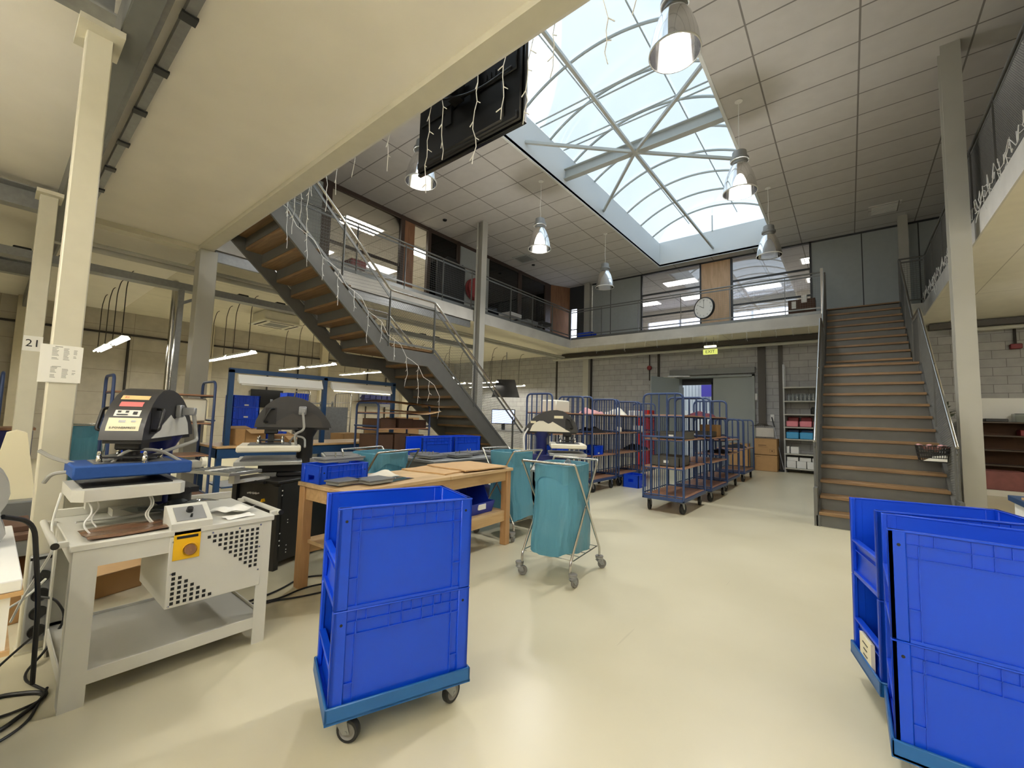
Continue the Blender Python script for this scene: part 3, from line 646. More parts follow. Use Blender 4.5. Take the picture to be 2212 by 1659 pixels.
def caster(parent,x,y,zt,r,ang,wm='wheel_black',hub='caster_grey',tw=.03):
    c=MB(); off=.028
    c.cyl((0,0,zt),(0,0,zt-.012),.034,16); c.lathe([(.02,zt-.012),(.026,zt-.02),(.03,zt-.028)],n=16)
    for s in (-1,1): c.prism([(-.03,zt-.026),(.028,zt-.026),(off+.014,r-.006),(off-.014,r-.012)],'Y',s*(tw/2+.003),s*(tw/2+.007))
    c.box((-.03,-tw/2-.006,zt-.03),(.03,tw/2+.006,zt-.024))
    c.cyl((off,-tw/2-.011,r),(off,tw/2+.011,r),.007,10)
    o=c.build('caster',M['galv'],parent,(x,y,0),ang)
    w=MB(); w.lathe([(r*.72,-tw/2),(r*.94,-tw/2),(r,-tw/2+.005),(r,tw/2-.005),(r*.94,tw/2),(r*.72,tw/2)],(off,0,r),28,0,'Y'); w.lathe([(.006,-tw/2+.004),(r*.25,-tw/2+.001),(r*.55,-tw/2+.006),(r*.73,-tw/2)],(off,0,r),28,1,'Y'); w.lathe([(.006,tw/2-.004),(r*.25,tw/2-.001),(r*.55,tw/2-.006),(r*.73,tw/2)],(off,0,r),28,1,'Y')
    w.build('wheel',[M[wm],M[hub]],o); return o
def dolly(label,loc,rotz,angs,group):
    t=thing('crate_dolly',label,'dolly',(*loc,0),rotz,group); W,L=.4,.6
    b=MB(); e=.012
    b.box((-W-e,-e,.118),(e,L+e,.13)); 
    for a,c in (((-W-e,-e,.118),(e,-e+.012,.182)),((-W-e,L+e-.012,.118),(e,L+e,.182)),((-W-e,-e,.118),(-W-e+.012,L+e,.182)),((e-.012,-e,.118),(e,L+e,.182))): b.box(a,c,.004)
    b.build('tray',M['dolly_blue'],t)
    for (x,y),a in zip(((-.06,.07),(-.06,L-.07),(-W+.06,.07),(-W+.06,L-.07)),angs): caster(t,x,y,.118,.048,a)
    return t
cm1=None
def stack(fl,rotz,labs,dl,angs,label_card=False):
    dolly(dl,fl,rotz,angs,'crate dollies')
    for k,l in enumerate(labs):
        o=crate_mesh(H=.411).build('storage_crate',[M['crate_blue'],M['black']],None,(*fl,.131+.412*k),rotz)
        tag(o,l,'crate','blue picking crates on dollies')
        if label_card and k==0:
            MB().box((-.28,-.004,.03),(-.12,0.012,.155)).build('label_card',M['label_cream'],o)
            for j,s in enumerate((.018,.012,.014)): MB().box((-.2-s*2,-.0055,.12-j*.028),(-.2+s*2,-.004,.126-j*.028)).build('print',M['black'],o.children[0])
stack((-1.638,.932),-.3655,['lower blue crate of the stack standing alone in the middle of the floor','upper open blue crate of the stack standing alone in the middle of the floor'],'blue dolly under the crate stack standing alone in the middle of the floor',(.9,2.0,.5,2.6))
stack((.102,2.235),-PI/2,['lower blue crate of the nearest stack by the right edge','upper open blue crate of the nearest stack by the right edge'],'blue dolly under the nearest crate stack by the right edge',(1.2,.3,.2,1.1))
stack((.085,2.67),-PI/2+.25,['lower blue crate with a cream label card, second stack from the right edge','upper open blue crate of the second stack by the right edge, behind the nearest one'],'dark-wheeled dolly under the crate stack with the cream label card',(1.7,.4,1.3,2.2),True)
# ------------------------------------------------------------------ waste sack stands
def sack_stand(label,loc,rotz,top=.97,W=.5,D=.57,seed=1,fill=1.):
    t=thing('sack_stand',label,'sack stand',(*loc,0),rotz,'waste sack stands'); r=.0105; zb=.16
    for i,(ya,yb,x0,x1) in enumerate(((D,.02,0,W),(0,D-.02,.024,W-.024))):
        d=1 if ya<yb else -1
        for x in (x0,x1): pass
        path=[(x0,ya,.115),(x0,ya,zb+.02),(x0,yb,top-.02),(x0,yb+d*.02,top),(x1,yb+d*.02,top),(x1,yb,top-.02),(x1,ya,zb+.02),(x1,ya,.115)]
        MB().tube(rpath(path,.05,5),r,10).build('tube_frame',M['inox'],t)
    b=MB()
    for k in range(5): b.tube([(.012,D*(.06+.22*k),.2-.0*k),(W-.012,D*(.06+.22*k),.2)],.003,6)
    b.tube([(.012,.03,.2),(.012,D-.03,.2)],.005,6); b.tube([(W-.012,.03,.2),(W-.012,D-.03,.2)],.005,6); b.build('base_rack',M['inox'],t)
    for x,y,a in ((0,0,.4),(W,0,1.4),(0,D,2.1),(W,D,.9)):
        b=MB(); b.lathe([(.001,.112),(.034,.112),(.037,.106),(.034,.1),(.001,.1)],(0,0,0),20)
        o=b.build('bumper',M['caster_grey'],t,(x,y,0)); caster(t,x,y,.1,.04,a,'caster_grey','caster_grey',.024)
    R=random.Random(seed); ph=[R.uniform(0,6) for _ in range(6)]
    def bag(u,v,grow=0):
        a=2*PI*u; z=top-.03-(top-.03-.215)*v
        ex=.62+.0*v
        cx=math.copysign(abs(math.cos(a))**ex,math.cos(a)); cy=math.copysign(abs(math.sin(a))**ex,math.sin(a))
        hx=W/2-.055+.012*math.sin(v*3)*fill+.012*v; hy=D/2-.045-.10*math.sin(min(1,v*1.25)*PI)*.4+.03*v
        f=1+.02*math.sin(7*a+ph[0]+3*v)*(.3+v)+.018*math.sin(13*a+ph[1]-5*v)*(.4+.8*v)+.012*math.sin(23*a+ph[2]+8*v)+.10*max(0,v-.86)*abs(math.sin(2*a))*5*.3
        zz=z+.02*math.sin(3*a+ph[3])*v+ (.0 if v<.97 else -.0)
        return (W/2+cx*hx*f,D/2+cy*hy*f,zz)
    b=MB(); b.grid(lambda u,v:bag(u,v),72,26,wrap=True); n=len(b.v); base=[n-72+i for i in range(72)]
    b.v.append((W/2,D/2,.225)); c=len(b.v)-1
    for i in range(72): b.f.append([base[i],base[(i+1)%72],c]); b.m.append(0)
    def collar(u,v):
        p=bag(u,0); q=bag(u,.15); k=1.035+.02*math.sin(9*2*PI*u+ph[4])
        z=top-.025-.13*v*(1+.25*math.sin(5*2*PI*u+ph[5])); return (W/2+(p[0]-W/2)*k,D/2+(p[1]-D/2)*k,z)
    b.build('sack',M['bag_teal'],t)
    c=MB(); c.grid(collar,60,4,wrap=True); c.grid(lambda u,v:(lambda p,k:(W/2+(p[0]-W/2)*k,D/2+(p[1]-D/2)*k,top-.025+.004*math.sin(v*PI)))(bag(u,0),.985+.05*v),60,2,wrap=True); c.build('sack_collar',M['bag_teal'],t)
    return t
s1=sack_stand('chrome sack stand with a full teal sack standing free beside the wooden table',(-2.25,2.97),.10,seed=3,fill=1.6)
tag(MB().grid(lambda u,v:(-2.13+.26*u,3.22+.2*v+.03*math.sin(5*u),.86+.11*max(0,1-((u-.5)**2+(v-.4)**2)*5)+.02*math.sin(9*u+7*v)),12,10).build('plastic_film',M['bottle']),'crumpled clear plastic film poking out of the free-standing teal sack','plastic film')
sack_stand('chrome sack stand with a long teal sack behind the far end of the wooden table',(-2.86,3.63),PI/2-.05,seed=5,W=.5,D=.52)
sack_stand('chrome sack stand with a pale teal sack between the wooden table and the black press',(-3.52,2.37),PI/2+.22,seed=8,W=.62,D=.52)
sack_stand('teal sack on a stand far behind the near white press',(-9.0,.72),PI/2,top=1.04,seed=11)
# ------------------------------------------------------------------ roll trolleys
def trolley(label,loc,rotz,W=.6,L=1.1,H=1.75,shelves=(.67,1.08,1.44),nb=6,group='blue roll trolleys',back=True):
    t=thing('roll_trolley',label,'trolley',(*loc,0),rotz,group); r=.0165; zd=.235
    b=MB()
    for y in (0,L): b.box((0,y-.018 if y else 0,zd-.05),(W,y+.018 if not y else y,zd-.0),.004)
    for x in (0,W): b.box((x-.0 if not x else x-.03,0,zd-.05),(x+.03 if not x else x,L,zd),.004)
    b.build('deck_frame',M['trolley_blue'],t)
    MB().box((.02,.015,zd-.012),(W-.02,L-.015,zd+.008)).build('deck',M['shelf_wood'],t)
    for y in (.012,L-.012):
        MB().tube(rpath([(.015,y,zd-.03),(.015,y,H),(W-.015,y,H),(W-.015,y,zd-.03)],.09,6),r,10).build('end_frame',M['trolley_blue'],t)
        b=MB()
        for k in range(1,nb-1):
            x=.015+(W-.03)*k/(nb-1); b.tube([(x,y,zd),(x,y,H)],.0115,8)
        b.tube([(.015,y,zd+.02),(W-.015,y,zd+.02)],.01,8); b.build('bars',M['trolley_blue'],t)
        if len(shelves)>1: MB().tube([(.0,y-.012*(1 if y<.1 else -1),shelves[1]+.03),(W,y-.012*(1 if y<.1 else -1),shelves[1]+.03)],.014,8).build('cross_bar',M['trolley_blue'],t)
    if back:
        b=MB()
        for k in range(1,12): b.tube([(.0155,L*k/12,zd),(.0155,L*k/12,max(shelves))],.0065,6)
        for z in (zd+.03,max(shelves)-.02): b.tube([(.0155,.012,z),(.0155,L-.012,z)],.009,6)
        b.build('side_grid',M['trolley_blue'],t)
    for z in shelves:
        b=MB(); b.box((.012,.02,z-.018),(W-.012,L-.02,z),.002); s=b.build('shelf',M['shelf_wood'],t)
        
        for yy in (.02,L-.02): MB().tube([(.01,yy,z-.025),(W-.01,yy,z-.025)],.009,6).build('shelf_rail',M['trolley_blue'],t)
    for x,y,a in ((.07,.11,PI/2+.15),(W-.07,.11,PI/2-.2),(.07,L-.13,PI/2),(W-.07,L-.13,PI/2+.1)): caster(t,x,y,zd-.05,.078,a,'wheel_black','wheel_black',.038)
    return t
TR={}
TR['A']=trolley('blue cage trolley standing nearest in the row before the open door',(-2.48,6.3),.0,.62,1.15)
TR['B']=trolley('second blue cage trolley in the row before the open door',(-2.44,7.68),-.02,.62,1.1)
TR['C']=trolley('low blue shelf trolley third in the row before the grey door leaf',(-2.5,9.05),.0,.62,1.25,1.42,(.72,1.0))
TR['D']=trolley('low blue trolley last in the row, beside the stacked cardboard boxes',(-2.5,10.85),.0,.62,1.25,1.42,(.75,))
TR['G']=trolley('blue cage trolley first in the row behind the far press',(-4.42,5.9),-.06,.58,.98)
TR['H']=trolley('blue cage trolley second in the row behind the far press',(-4.24,6.95),-.03,.58,.98)
TR['I']=trolley('blue cage trolley third in the row behind the far press',(-4.22,8.04),.0,.58,.98)
TR['J']=trolley('blue cage trolley last in the row, before the red crates',(-4.2,9.1),.02,.58,.98)
# loads on the trolleys
def load(name,label,cat,m,a,b_,bev=.006,group=None,rot=0):
    c=[(a[i]+b_[i])/2 for i in range(2)]+[min(a[2],b_[2])]
    h=[abs(a[i]-b_[i])/2 for i in range(2)]; z=abs(b_[2]-a[2])
    return tag(MB().box((-h[0],-h[1],0),(h[0],h[1],z),bev).build(name,M[m],None,c,rot),label,cat,group)
mat('case_grey',(84,82,76),.6,var=.05)
def bincase(label,x0,y0,z,w,d,h):
    t=thing('parts_tray',label,'tray',(x0,y0,z)); b=MB(); e=.01
    b.box((0,0,0),(w,d,.01)); b.box((0,0,0),(e,d,h)); b.box((w-e,0,0),(w,d,h)); b.box((0,0,0),(w,e,h)); b.box((0,d-e,0),(w,d,h)); b.box((-.008,-.008,h-.02),(w+.008,d+.008,h-.012)); b.build('body',M['case_grey'],t)
    MB().box((w*.45,-.004,h*.35),(w*.62,.0,h*.6)).build('label_card',M['paper'],t); return t
bincase('dark grey parts tray on the second shelf of the nearest cage trolley',-2.28,6.36,1.08,.4,.5,.11)
bincase('dark grey parts tray on the lowest shelf of the nearest cage trolley',-2.38,6.4,.67,.42,.5,.15)
bincase('dark parts tray on the second shelf of the second cage trolley',-2.36,7.8,1.08,.45,.6,.1)
def cloth(name,label,cat,m,x,y,z,w,d,h,seed,group=None):
    R=random.Random(seed); p=[R.uniform(0,6) for _ in range(4)]
    b=MB()
    def f(u,v):
        e=min(u,1-u,v,1-v)*4; k=min(1,e)**.6
        return ((u-.5)*w*(1+.06*math.sin(7*v+p[0])),(v-.5)*d*(1+.06*math.sin(6*u+p[1])),h*k*(.65+.2*math.sin(9*u+p[2])+.2*math.sin(8*v+p[3])))
    b.grid(f,16,16); b.face([f(i/16,0) for i in range(17)][::-1]+[f(0,j/16) for j in range(1,17)]+[f(i/16,1) for i in range(1,17)]+[f(1,1-j/16) for j in range(1,16)])
    return tag(b.build(name,M[m],None,(x,y,z)),label,cat,group)
mat('cloth_wine',(96,40,52),.9,var=.2,vscale=30); mat('cloth_black',(26,25,30),.9); mat('cloth_white',(222,216,200),.9,var=.05); mat('cloth_teal',(30,70,80),.9); mat('cloth_pink',(200,150,150),.9,var=.2,vscale=25)
cloth('folded_garment','wine red and white garment on the top shelf of the second cage trolley','garment','cloth_wine',-2.1,8.1,1.44,.4,.4,.1,1)
load('cardboard_box','small cardboard box on the second trolley beside the door','box','cardboard',(-2.2,8.4,1.08),(-1.9,8.7,1.3))
cloth('folded_garment','dark wine garment on the upper shelf of the third trolley','garment','cloth_wine',-2.2,9.7,1.0,.42,.6,.07,2)
cloth('folded_garment','black garment on the lower shelf of the third trolley','garment','cloth_black',-2.2,9.7,.72,.44,.6,.07,3)
cloth('folded_garment','black garment on the single shelf of the last low trolley','garment','cloth_black',-2.2,11.4,.75,.44,.6,.1,4)
cloth('folded_garment','patterned pinkish garments heaped on top of the second trolley behind the far press','garment','cloth_pink',-3.95,7.4,1.44,.4,.4,.12,5)
cloth('folded_garment','white garment on the top shelf of the third trolley behind the far press','garment','cloth_white',-3.9,8.4,1.44,.4,.4,.16,6)
cloth('folded_garment','black garment on the low shelf of the last trolley before the red crates','garment','cloth_black',-3.9,9.5,.67,.4,.5,.14,7)
cloth('folded_garment','dark garment on the middle shelf of the second trolley behind the far press','garment','cloth_black',-3.95,7.4,1.08,.4,.5,.12,8)
cloth('folded_garment','teal garment on the middle shelf of the first trolley behind the far press','garment','cloth_teal',-4.12,6.4,1.08,.4,.5,.16,9)
load('cream_machine','cream box-shaped machine on top of the first trolley behind the far press','machine','white_plastic',(-4.3,6.15,1.44),(-3.95,6.6,1.66),.02)
load('roll_of_tape','cream roll standing on the third trolley behind the far press','tape roll','white_plastic',(-3.78,8.15,1.08),(-3.68,8.25,1.2),.02)
load('paper_bundle','striped paper bundle on the last trolley behind the far press','paper bundle','paper',(-3.85,9.2,1.08),(-3.68,9.4,1.22),.01)
load('plastic_box','white plastic box on the last trolley, top shelf','box','white_paint',(-4.0,9.3,1.44),(-3.75,9.6,1.56),.01)
def smallcrate(label,x,y,z,rot,W=.3,L=.4,H=.22,m='crate_blue',group='small blue crates',card=True):
    o=crate_mesh(W,L,H,False).build('plastic_crate',[M[m],M['black']],None,(x,y,z),rot); tag(o,label,'crate',group)
    if card: MB().box((.0005,L*.42,H*.12),(.002,L*.58,H*.25)).build('label_card',M['paper'],o)
    return o
smallcrate('blue crate standing on the floor beside the last cage trolley',-3.28,8.15,0,0,.33,.42,.25)
smallcrate('blue crate on the lowest shelf of the second trolley behind the far press',-3.72,7.1,.672,0,.3,.4,.17)
smallcrate('bright blue crate on the third shelf of the first trolley behind the far press',-3.9,6.1,.672,0,.3,.4,.2)
# red perforated crates
mat('crate_red',(180,30,22),.4)
for k in range(6):
    smallcrate(['lowest red crate of the stack beside the open door leaf','second red crate from the floor beside the open door leaf','third red crate from the floor beside the open door leaf','fourth red crate from the floor beside the open door leaf','fifth red crate from the floor beside the open door leaf','topmost red crate of the stack beside the open door leaf'][k],-4.55,12.1,.275*k,0,.4,.5,.27,'crate_red','stack of red crates',False)
# ------------------------------------------------------------------ transfer presses
mat('press_dark',(52,52,54),.38,var=.04); mat('press_body',(62,60,58),.45); mat('press_white',(206,205,196),.45,var=.02); mat('pad_blue',(30,72,140),.85,var=.05,vscale=40); mat('black_cab',(36,35,32),.45,var=.05); mat('yellow',(236,186,24),.4); mat('grille_dark',(22,22,22),.8)
mat('silver',(150,152,154),.35,.3); mat('teflon_brown',(118,88,68),.22,spec=.8); mat('platen_grey',(96,97,98),.5); mat('alu',(176,178,176),.35,.7); mat('label_orange',(228,196,140),.5); mat('label_red',(220,120,120),.4); mat('foam_white',(232,226,208),.6); mat('cable_grey',(150,150,146),.45)
def press_head(t,x,y,z,ang,side,Ld=.72,Wd=.19,Hd=.29,labels=False,plug=True,col='navy',zc0=.74,pad='pad_blue',ps=(.40,.46),pz=None,lowz=.9,lowm='press_white',spread=True,hsc=1.):
    """dome pointing from the label face (x=0) back to its column; children of t, rotated by ang about z"""
    R=Matrix.Translation((x,y,0))@Matrix.Rotation(ang,4,'Z')
    def B(): b=MB(); b.T=R; return b
    pr=[(0,0),(.01,.06),(.04,.13),(.085,.195),(.14,.245),(.2,.278),(.27,.29),(.34,.288),(.42,.27),(.5,.235),(.57,.185),(.63,.12),(.68,.05),(.7,0)]
    pr=[(px*Ld/.7,z+pz_*Hd/.29) for px,pz_ in pr]
    b=B(); b.prism(pr,'Y',-Wd/2,Wd/2); b.build('dome',M['press_dark'],t,ang=50)
    wing=[(.10,.004),(.33,.135),(.36,.115),(.385,.108),(.41,.12),(.45,.143),(.5,.143),(.55,.12),(.59,.08),(.62,.004)]
    wing=[(px*Ld/.7,z+pz_*Hd/.29) for px,pz_ in wing]
    b=B()
    b.prism(wing,'Y',Wd/2,Wd/2+.003); b.prism(wing,'Y',-Wd/2-.003,-Wd/2); b.build('side_panel',M[side],t)
    b=B(); b.box((.02,-Wd/2+.01,z-.02),(Ld*.97,Wd/2-.01,z)); b.build('underside',M['black'],t)
    # handles
    for s in (-1,1):
        b=B(); b.tube(rpath([(.1,s*Wd/2,z+.05),(.07,s*(Wd/2+.045),z+.05),(.12,s*(Wd/2+.045),z+.17),(.15,s*Wd/2,z+.17)],.02,4),.009,8); b.box((.08,s*Wd/2-.002,z+.03),(.17,s*(Wd/2+.003),z+.18)); b.build('handle',M['black'],t)
    # column and neck
    cx=Ld*.66; b=B(); b.lathe([(.085,zc0),(.075,zc0+.03),(.07,zc0+.05),(.07,z-.09),(.1,z-.03),(.115,z)],(cx,0,0),20); b.build('column',M[col],t)
    # ram, spider plate and heated platen with its cover
    pz=pz if pz is not None else z-.15
    b=B(); b.box((.08,-.06,z-.06),(.19,.06,z-.005),.008); b.box((.11,-.03,pz+.03),(.16,.03,z-.05)); b.build('ram',M['black'],t)
    b=B(); b.box((.03,-.11,pz+.045),(.24,.11,pz+.055)); b.build('spider_plate',M['black'],t)
    b=B()
    for xx in (.04,.23):
        for yy in (-.1,.1): b.lathe([(.001,pz+.085),(.008,pz+.083),(.011,pz+.07),(.009,pz+.06),(.013,pz+.055),(.013,pz+.03),(.016,pz+.028),(.016,pz+.02)],(xx,yy,0),12)
    b.build('bolts',M['chrome'],t)
    px,py=ps; b=B(); x0=.135-px/2; b.box((x0,-py/2,pz-.045),(x0+px,py/2,pz+.012),.012); b.build('heat_platen',M[pad],t)
    b=B(); b.box((x0+.08,-py/2+.08,pz+.0125),(x0+px-.08,py/2-.08,pz+.02)); b.build('platen_top',M['platen_grey'],t)
    if plug:
        b=B(); sgn=1 if plug>0 else -1; q=Ld*.6
        b.box((q-.035,sgn*Wd/2,z+.12),(q+.03,sgn*(Wd/2+.03),z+.2),.006); b.box((q-.02,sgn*(Wd/2+.03),z+.135),(q+.02,sgn*(Wd/2+.1),z+.185),.006); b.build('connector',M['silver'],t)
        b=B(); b.tube(rpath([(q,sgn*(Wd/2+.09),z+.14),(q+.02,sgn*(Wd/2+.11),z-.02),(q-.06,sgn*(Wd/2+.13),pz+.12),(x0+px-.04,sgn*py*.4,pz+.01)],.1,6),.011,8); b.build('power_lead',M['cable_grey'],t)
        b=B(); b.tube(rpath([(x0+px-.1,-sgn*.05,pz+.015),(x0+px-.06,0,pz+.09),(x0+px+.03,sgn*.12,pz+.08),(x0+px+.03,sgn*.24,pz+.0)],.06,6),.009,8); b.build('power_lead',M['cable_grey'],t)
    if labels:
        def sticker(u0,u1,w,m,name,lift=.002):
            # follows the dome profile between arc-length fractions
            import bisect
            Ls=[0]
            for a,c in zip(pr[:-1],pr[1:]): Ls.append(Ls[-1]+math.dist(a,c))
            def at(s):
                i=max(1,min(len(Ls)-1,bisect.bisect(Ls,s))); f=(s-Ls[i-1])/(Ls[i]-Ls[i-1]); a,c=pr[i-1],pr[i]
                nx,nz=-(c[1]-a[1]),(c[0]-a[0]); n=math.hypot(nx,nz); return (a[0]+(c[0]-a[0])*f+nx/n*lift,a[1]+(c[1]-a[1])*f+nz/n*lift)
            b=B(); b.grid(lambda u,v:(lambda p:(p[0],-(u-.5)*w,p[1]))(at(u0+(u1-u0)*v)),1,4); return b.build(name,M[m],t),at
        a,at=sticker(.05,.125,.145,'label_cream','info_label'); b,_=sticker(.135,.175,.115,'paper','pictogram_label'); c,_=sticker(.2,.235,.105,'label_red','display_window'); d,_=sticker(.255,.29,.13,'label_orange','maker_label')
        def txt(s,sc,size,m,off=0.):
            p=at(sc); q=at(sc+.01); tl=math.atan2(q[1]-p[1],q[0]-p[0])
            loc=R@Vector((p[0]-.002,off,p[1]+.0005)); o=text('print',s,size,M[m],a,loc,(0,0,0),.0004)
            rot=R.to_3x3().to_4x4()@Matrix(((0,math.cos(tl),-math.sin(tl),0),(-1,0,0,0),(0,math.sin(tl),math.cos(tl),0),(0,0,0,1)))
            o.rotation_euler=rot.to_euler()
        txt('E-POWERPRESS',.066,.017,'black'); txt('RS',.272,.02,'label_red',.04)
        def blk(s0,s1,y0,y1,m):
            b=B(); p,q=at(s0),at(s1); dx=.002
            b.face([(p[0]-dx,y0,p[1]+.001),(p[0]-dx,y1,p[1]+.001),(q[0]-dx,y1,q[1]+.001),(q[0]-dx,y0,q[1]+.001)]); b.build('pictogram',M[m],a)
        blk(.157,.17,.03,.045,'frame_dark'); blk(.157,.17,-.005,.01,'frame_dark'); blk(.145,.165,-.045,-.025,'frame_dark'); blk(.14,.148,-.005,.045,'frame_dark')
        blk(.097,.11,-.005,.025,'silver'); blk(.1,.11,-.05,-.03,'silver')
    return R
# --- near white press (twin station)
pa=thing('transfer_press','white transfer press with dark domed head and blue platen cover, on the left','press',(-2.72,.29,0))
# cart in local axes: x from -.74 (back) to 0 (front), y 0 .. .83
ZT=.72
b=MB()
for y0,y1 in ((0,.085),(.765,.83)): b.prism([(y0,0),(y1,0),(y1,ZT-.031),(y0,ZT-.031)],'X',-.008,0)
b.box((-.009,.08,ZT-.11),(-.0015,.766,ZT-.03)); b.box((-.012,.08,.09),(-.0015,.766,.15)); 
for x in (-.74,-.732): pass
for y in (0,.822):
    b.box((-.09,y+.001,0.001),(-.009,y+.009,ZT-.03)); b.box((-.73,y+.001,0.001),(-.66,y+.009,ZT-.03)); b.box((-.655,y+.002,.09),(-.092,y+.008,.15)); b.box((-.655,y+.002,ZT-.1),(-.092,y+.008,ZT-.03))
b.box((-.74,0,0),(-.732,.07,ZT-.03)); b.box((-.74,.76,0),(-.732,.83,ZT-.03)); b.box((-.74,0,.09),(-.732,.83,.15)); b.build('frame',M['press_white'],pa)
b=MB(); b.box((-.73,.01,.125),(-.014,.82,.135)); b.build('bottom_shelf',M['steel_light'],pa)
b=MB(); b.box((-.74,-.012,ZT-.03),(.006,.842,ZT),.004); b.box((-.74,-.012,ZT),(-.72,.842,ZT+.045),.003); b.build('top_tray',M['press_white'],pa)
for y,s in ((-.012,-1),(.842,1)):
    b=MB(); b.tube([(-.62,y+s*.045,ZT+.005),(-.02,y+s*.045,ZT+.005)],.014,12); b.box((-.6,y,ZT-.012),(-.57,y+s*.045,ZT+.012)); b.box((-.07,y,ZT-.012),(-.04,y+s*.045,ZT+.012)); b.cyl((-.021,y+s*.045,ZT+.005),(-.012,y+s*.045,ZT+.005),.0145,12,1); b.build('side_handle',[M['press_white'],M['black']],pa)
# cabinet box with its perforated front
b=MB(); b.box((-.55,.345,.33),(.002,.785,ZT-.035),.003); cab=b.build('control_cabinet',M['press_white'],pa)
b=MB(); n=0
def hole(y,z): b.box((.0,y-.0075,z-.0075),(.0035,y+.0075,z+.0075))
for i in range(10):
    for j in range(10):
        if j<=i and not (i==9 and j>8): hole(.515+i*.0265,.655-j*.0255*1.0 if True else 0)
b.build('vent_grille',M['grille_dark'],pa); b=MB()
for i in range(7):
    for j in range(7-i): hole(.372+i*.0275,.352+j*.0245)
b.build('vent_grille',M['grille_dark'],pa)
b=MB()
for y,z in ((.36,.34),(.36,.5),(.36,.66),(.53,.675),(.66,.675),(.77,.675),(.77,.55),(.77,.42)): b.lathe([(.001,.006),(.004,.0055),(.0055,.002)],(0,y,z),10,0,'X')
b.build('screws',M['chrome'],pa)
b=MB(); b.box((.002,.36,.565),(.006,.475,.71),.001); yp=b.build('yellow_plate',M['yellow'],pa)
b=MB(); b.lathe([(.001,.03),(.024,.03),(.026,.02),(.026,.006)],(0,.43,.612),20,0,'X'); b.build('push_button',M['veneer_brown'],yp)
b=MB(); b.box((.006,.372,.672),(.0075,.463,.685)); b.build('print',M['black'],yp)
b=MB(); b.lathe([(.032,.006),(.034,.012),(.032,.014)],(0,.43,.612),20,0,'X'); b.build('button_ring',M['yellow'],yp)
b=MB(); b.prism([(-.16,ZT),(.004,ZT),(.004,ZT+.03),(-.12,ZT+.1),(-.16,ZT+.1)],'Y',.345,.525); cb=b.build('control_box',M['press_white'],pa)
b=MB(); b.T=Matrix.Translation((-.058,.435,ZT+.066))@Matrix.Rotation(math.atan2(.07,.124),4,'Y'); b.box((-.055,-.065,0),(.055,.065,.002)); b.build('dial_plate',M['silver'],cb)
b=MB(); b.T=Matrix.Translation((-.07,.435,ZT+.073))@Matrix.Rotation(math.atan2(.07,.124),4,'Y'); b.lathe([(.001,.025),(.014,.024),(.016,.003)],n=16); b.lathe([(.001,.02),(.005,.02),(.006,.0)],(.045,.0,0),12); b.build('dial',M['black'],cb)
R=press_head(pa,-.34,.17,1.165,PI-.555,'press_white',labels=True,plug=-1,ps=(.02,.02),pz=1.02,hsc=1)
for o in [c for c in pa.children if c.name.split('.')[0] in('heat_platen','platen_top')]: bpy.data.objects.remove(o)
b=MB(); b.box((-.66,.0,.972),(-.3,.49,1.04),.008); b.build('heat_platen_cover',M['pad_blue'],pa)
b=MB(); b.box((-.6,.08,1.0355),(-.36,.41,1.045)); b.build('platen_top',M['platen_grey'],pa)
b=MB(); b.box((-.5,.49,.985),(-.38,.56,1.025),.004); b.build('junction_box',M['steel_light'],pa)
b=MB(); b.lathe([(.024,-.012),(.03,-.012),(.03,.012),(.024,.012),(.024,-.012)],(-.38,.565,1.02),24,0,'Y'); b.build('cable_ring',M['white_plastic'],pa)
b=MB(); b.prism([(-.66,.0),(-.26,.0),(-.21,.04),(-.21,.42),(-.25,.45),(-.66,.45)],'Z',.872,.93); b.build('lower_platen',M['press_white'],pa)
b=MB(); b.box((-.62,.04,.93),(-.28,.4,.937)); b.build('lower_pad',M['black'],pa)
b=MB(); b.box((-.7,.36,.84),(-.4,.56,.872)); b.lathe([(.06,.72),(.06,.86)],(-.62,.52,0),16); b.lathe([(.001,.02),(.02,.02),(.022,0)],(-.40,.5,.855),12,0,'X'); b.build('swing_arm',M['black'],pa)
b=MB(); b.box((-.72,.1,.76),(-.66,.44,.87)); b.box((-.7,.2,.72),(-.55,.4,.76)); b.build('arm_bracket',M['press_white'],pa)
for (x,y) in ((-.24,.06),(-.3,.3),(-.36,.1),(-.3,.31)): MB().tube(rpath([(x,y,.872),(x+.02,y+.02,.82),(x+.05,y-.02,.77),(x+.07,y+.01,.725)],.04,4),.004,6).build('white_lead',M['white_paint'],pa)

b=MB(); b.tube(rpath([(-.42,-.02,.9),(-.40,-.045,.75),(-.1,-.05,.7),(-.28,-.12,.45),(-.45,-.14,.3)],.08,5),.005,6); b.build('mains_lead',M['white_paint'],pa)
b=MB(); b.tube(rpath([(-.55,.03,1.03),(-.6,-.05,1.06),(-.64,-.1,1.1)],.06,5),.01,8); b.tube(rpath([(-.55,.02,.99),(-.6,-.05,.98),(-.64,-.07,.93)],.05,4),.01,8); b.build('hose',M['cable_grey'],pa)
def sheet(name,label,cat,m,x,y,z,w,d,amp,seed,rot=0,fold=0):
    R=random.Random(seed); p=[R.uniform(0,6) for _ in range(4)]
    b=MB(); b.grid(lambda u,v:((u-.5)*w,(v-.5)*d,amp*(1.2+math.sin(9*u+p[0])*.5+math.sin(7*v+p[1]+3*u)*.5+fold*u*u)),16,16)
    b.grid(lambda u,v:((u-.5)*w,(v-.5)*d,-.0015+amp*(1.2+math.sin(9*u+p[0])*.5+math.sin(7*v+p[1]+3*u)*.5+fold*u*u)),16,16)
    return tag(b.build(name,M[m],None,(x,y,z),rot),label,cat)
sheet('teflon_sheet','brown glossy heat-proof sheet lying on the left of the near white press tray','sheet','teflon_brown',-2.87,.49,ZT+.003,.24,.32,.006,1,.05)
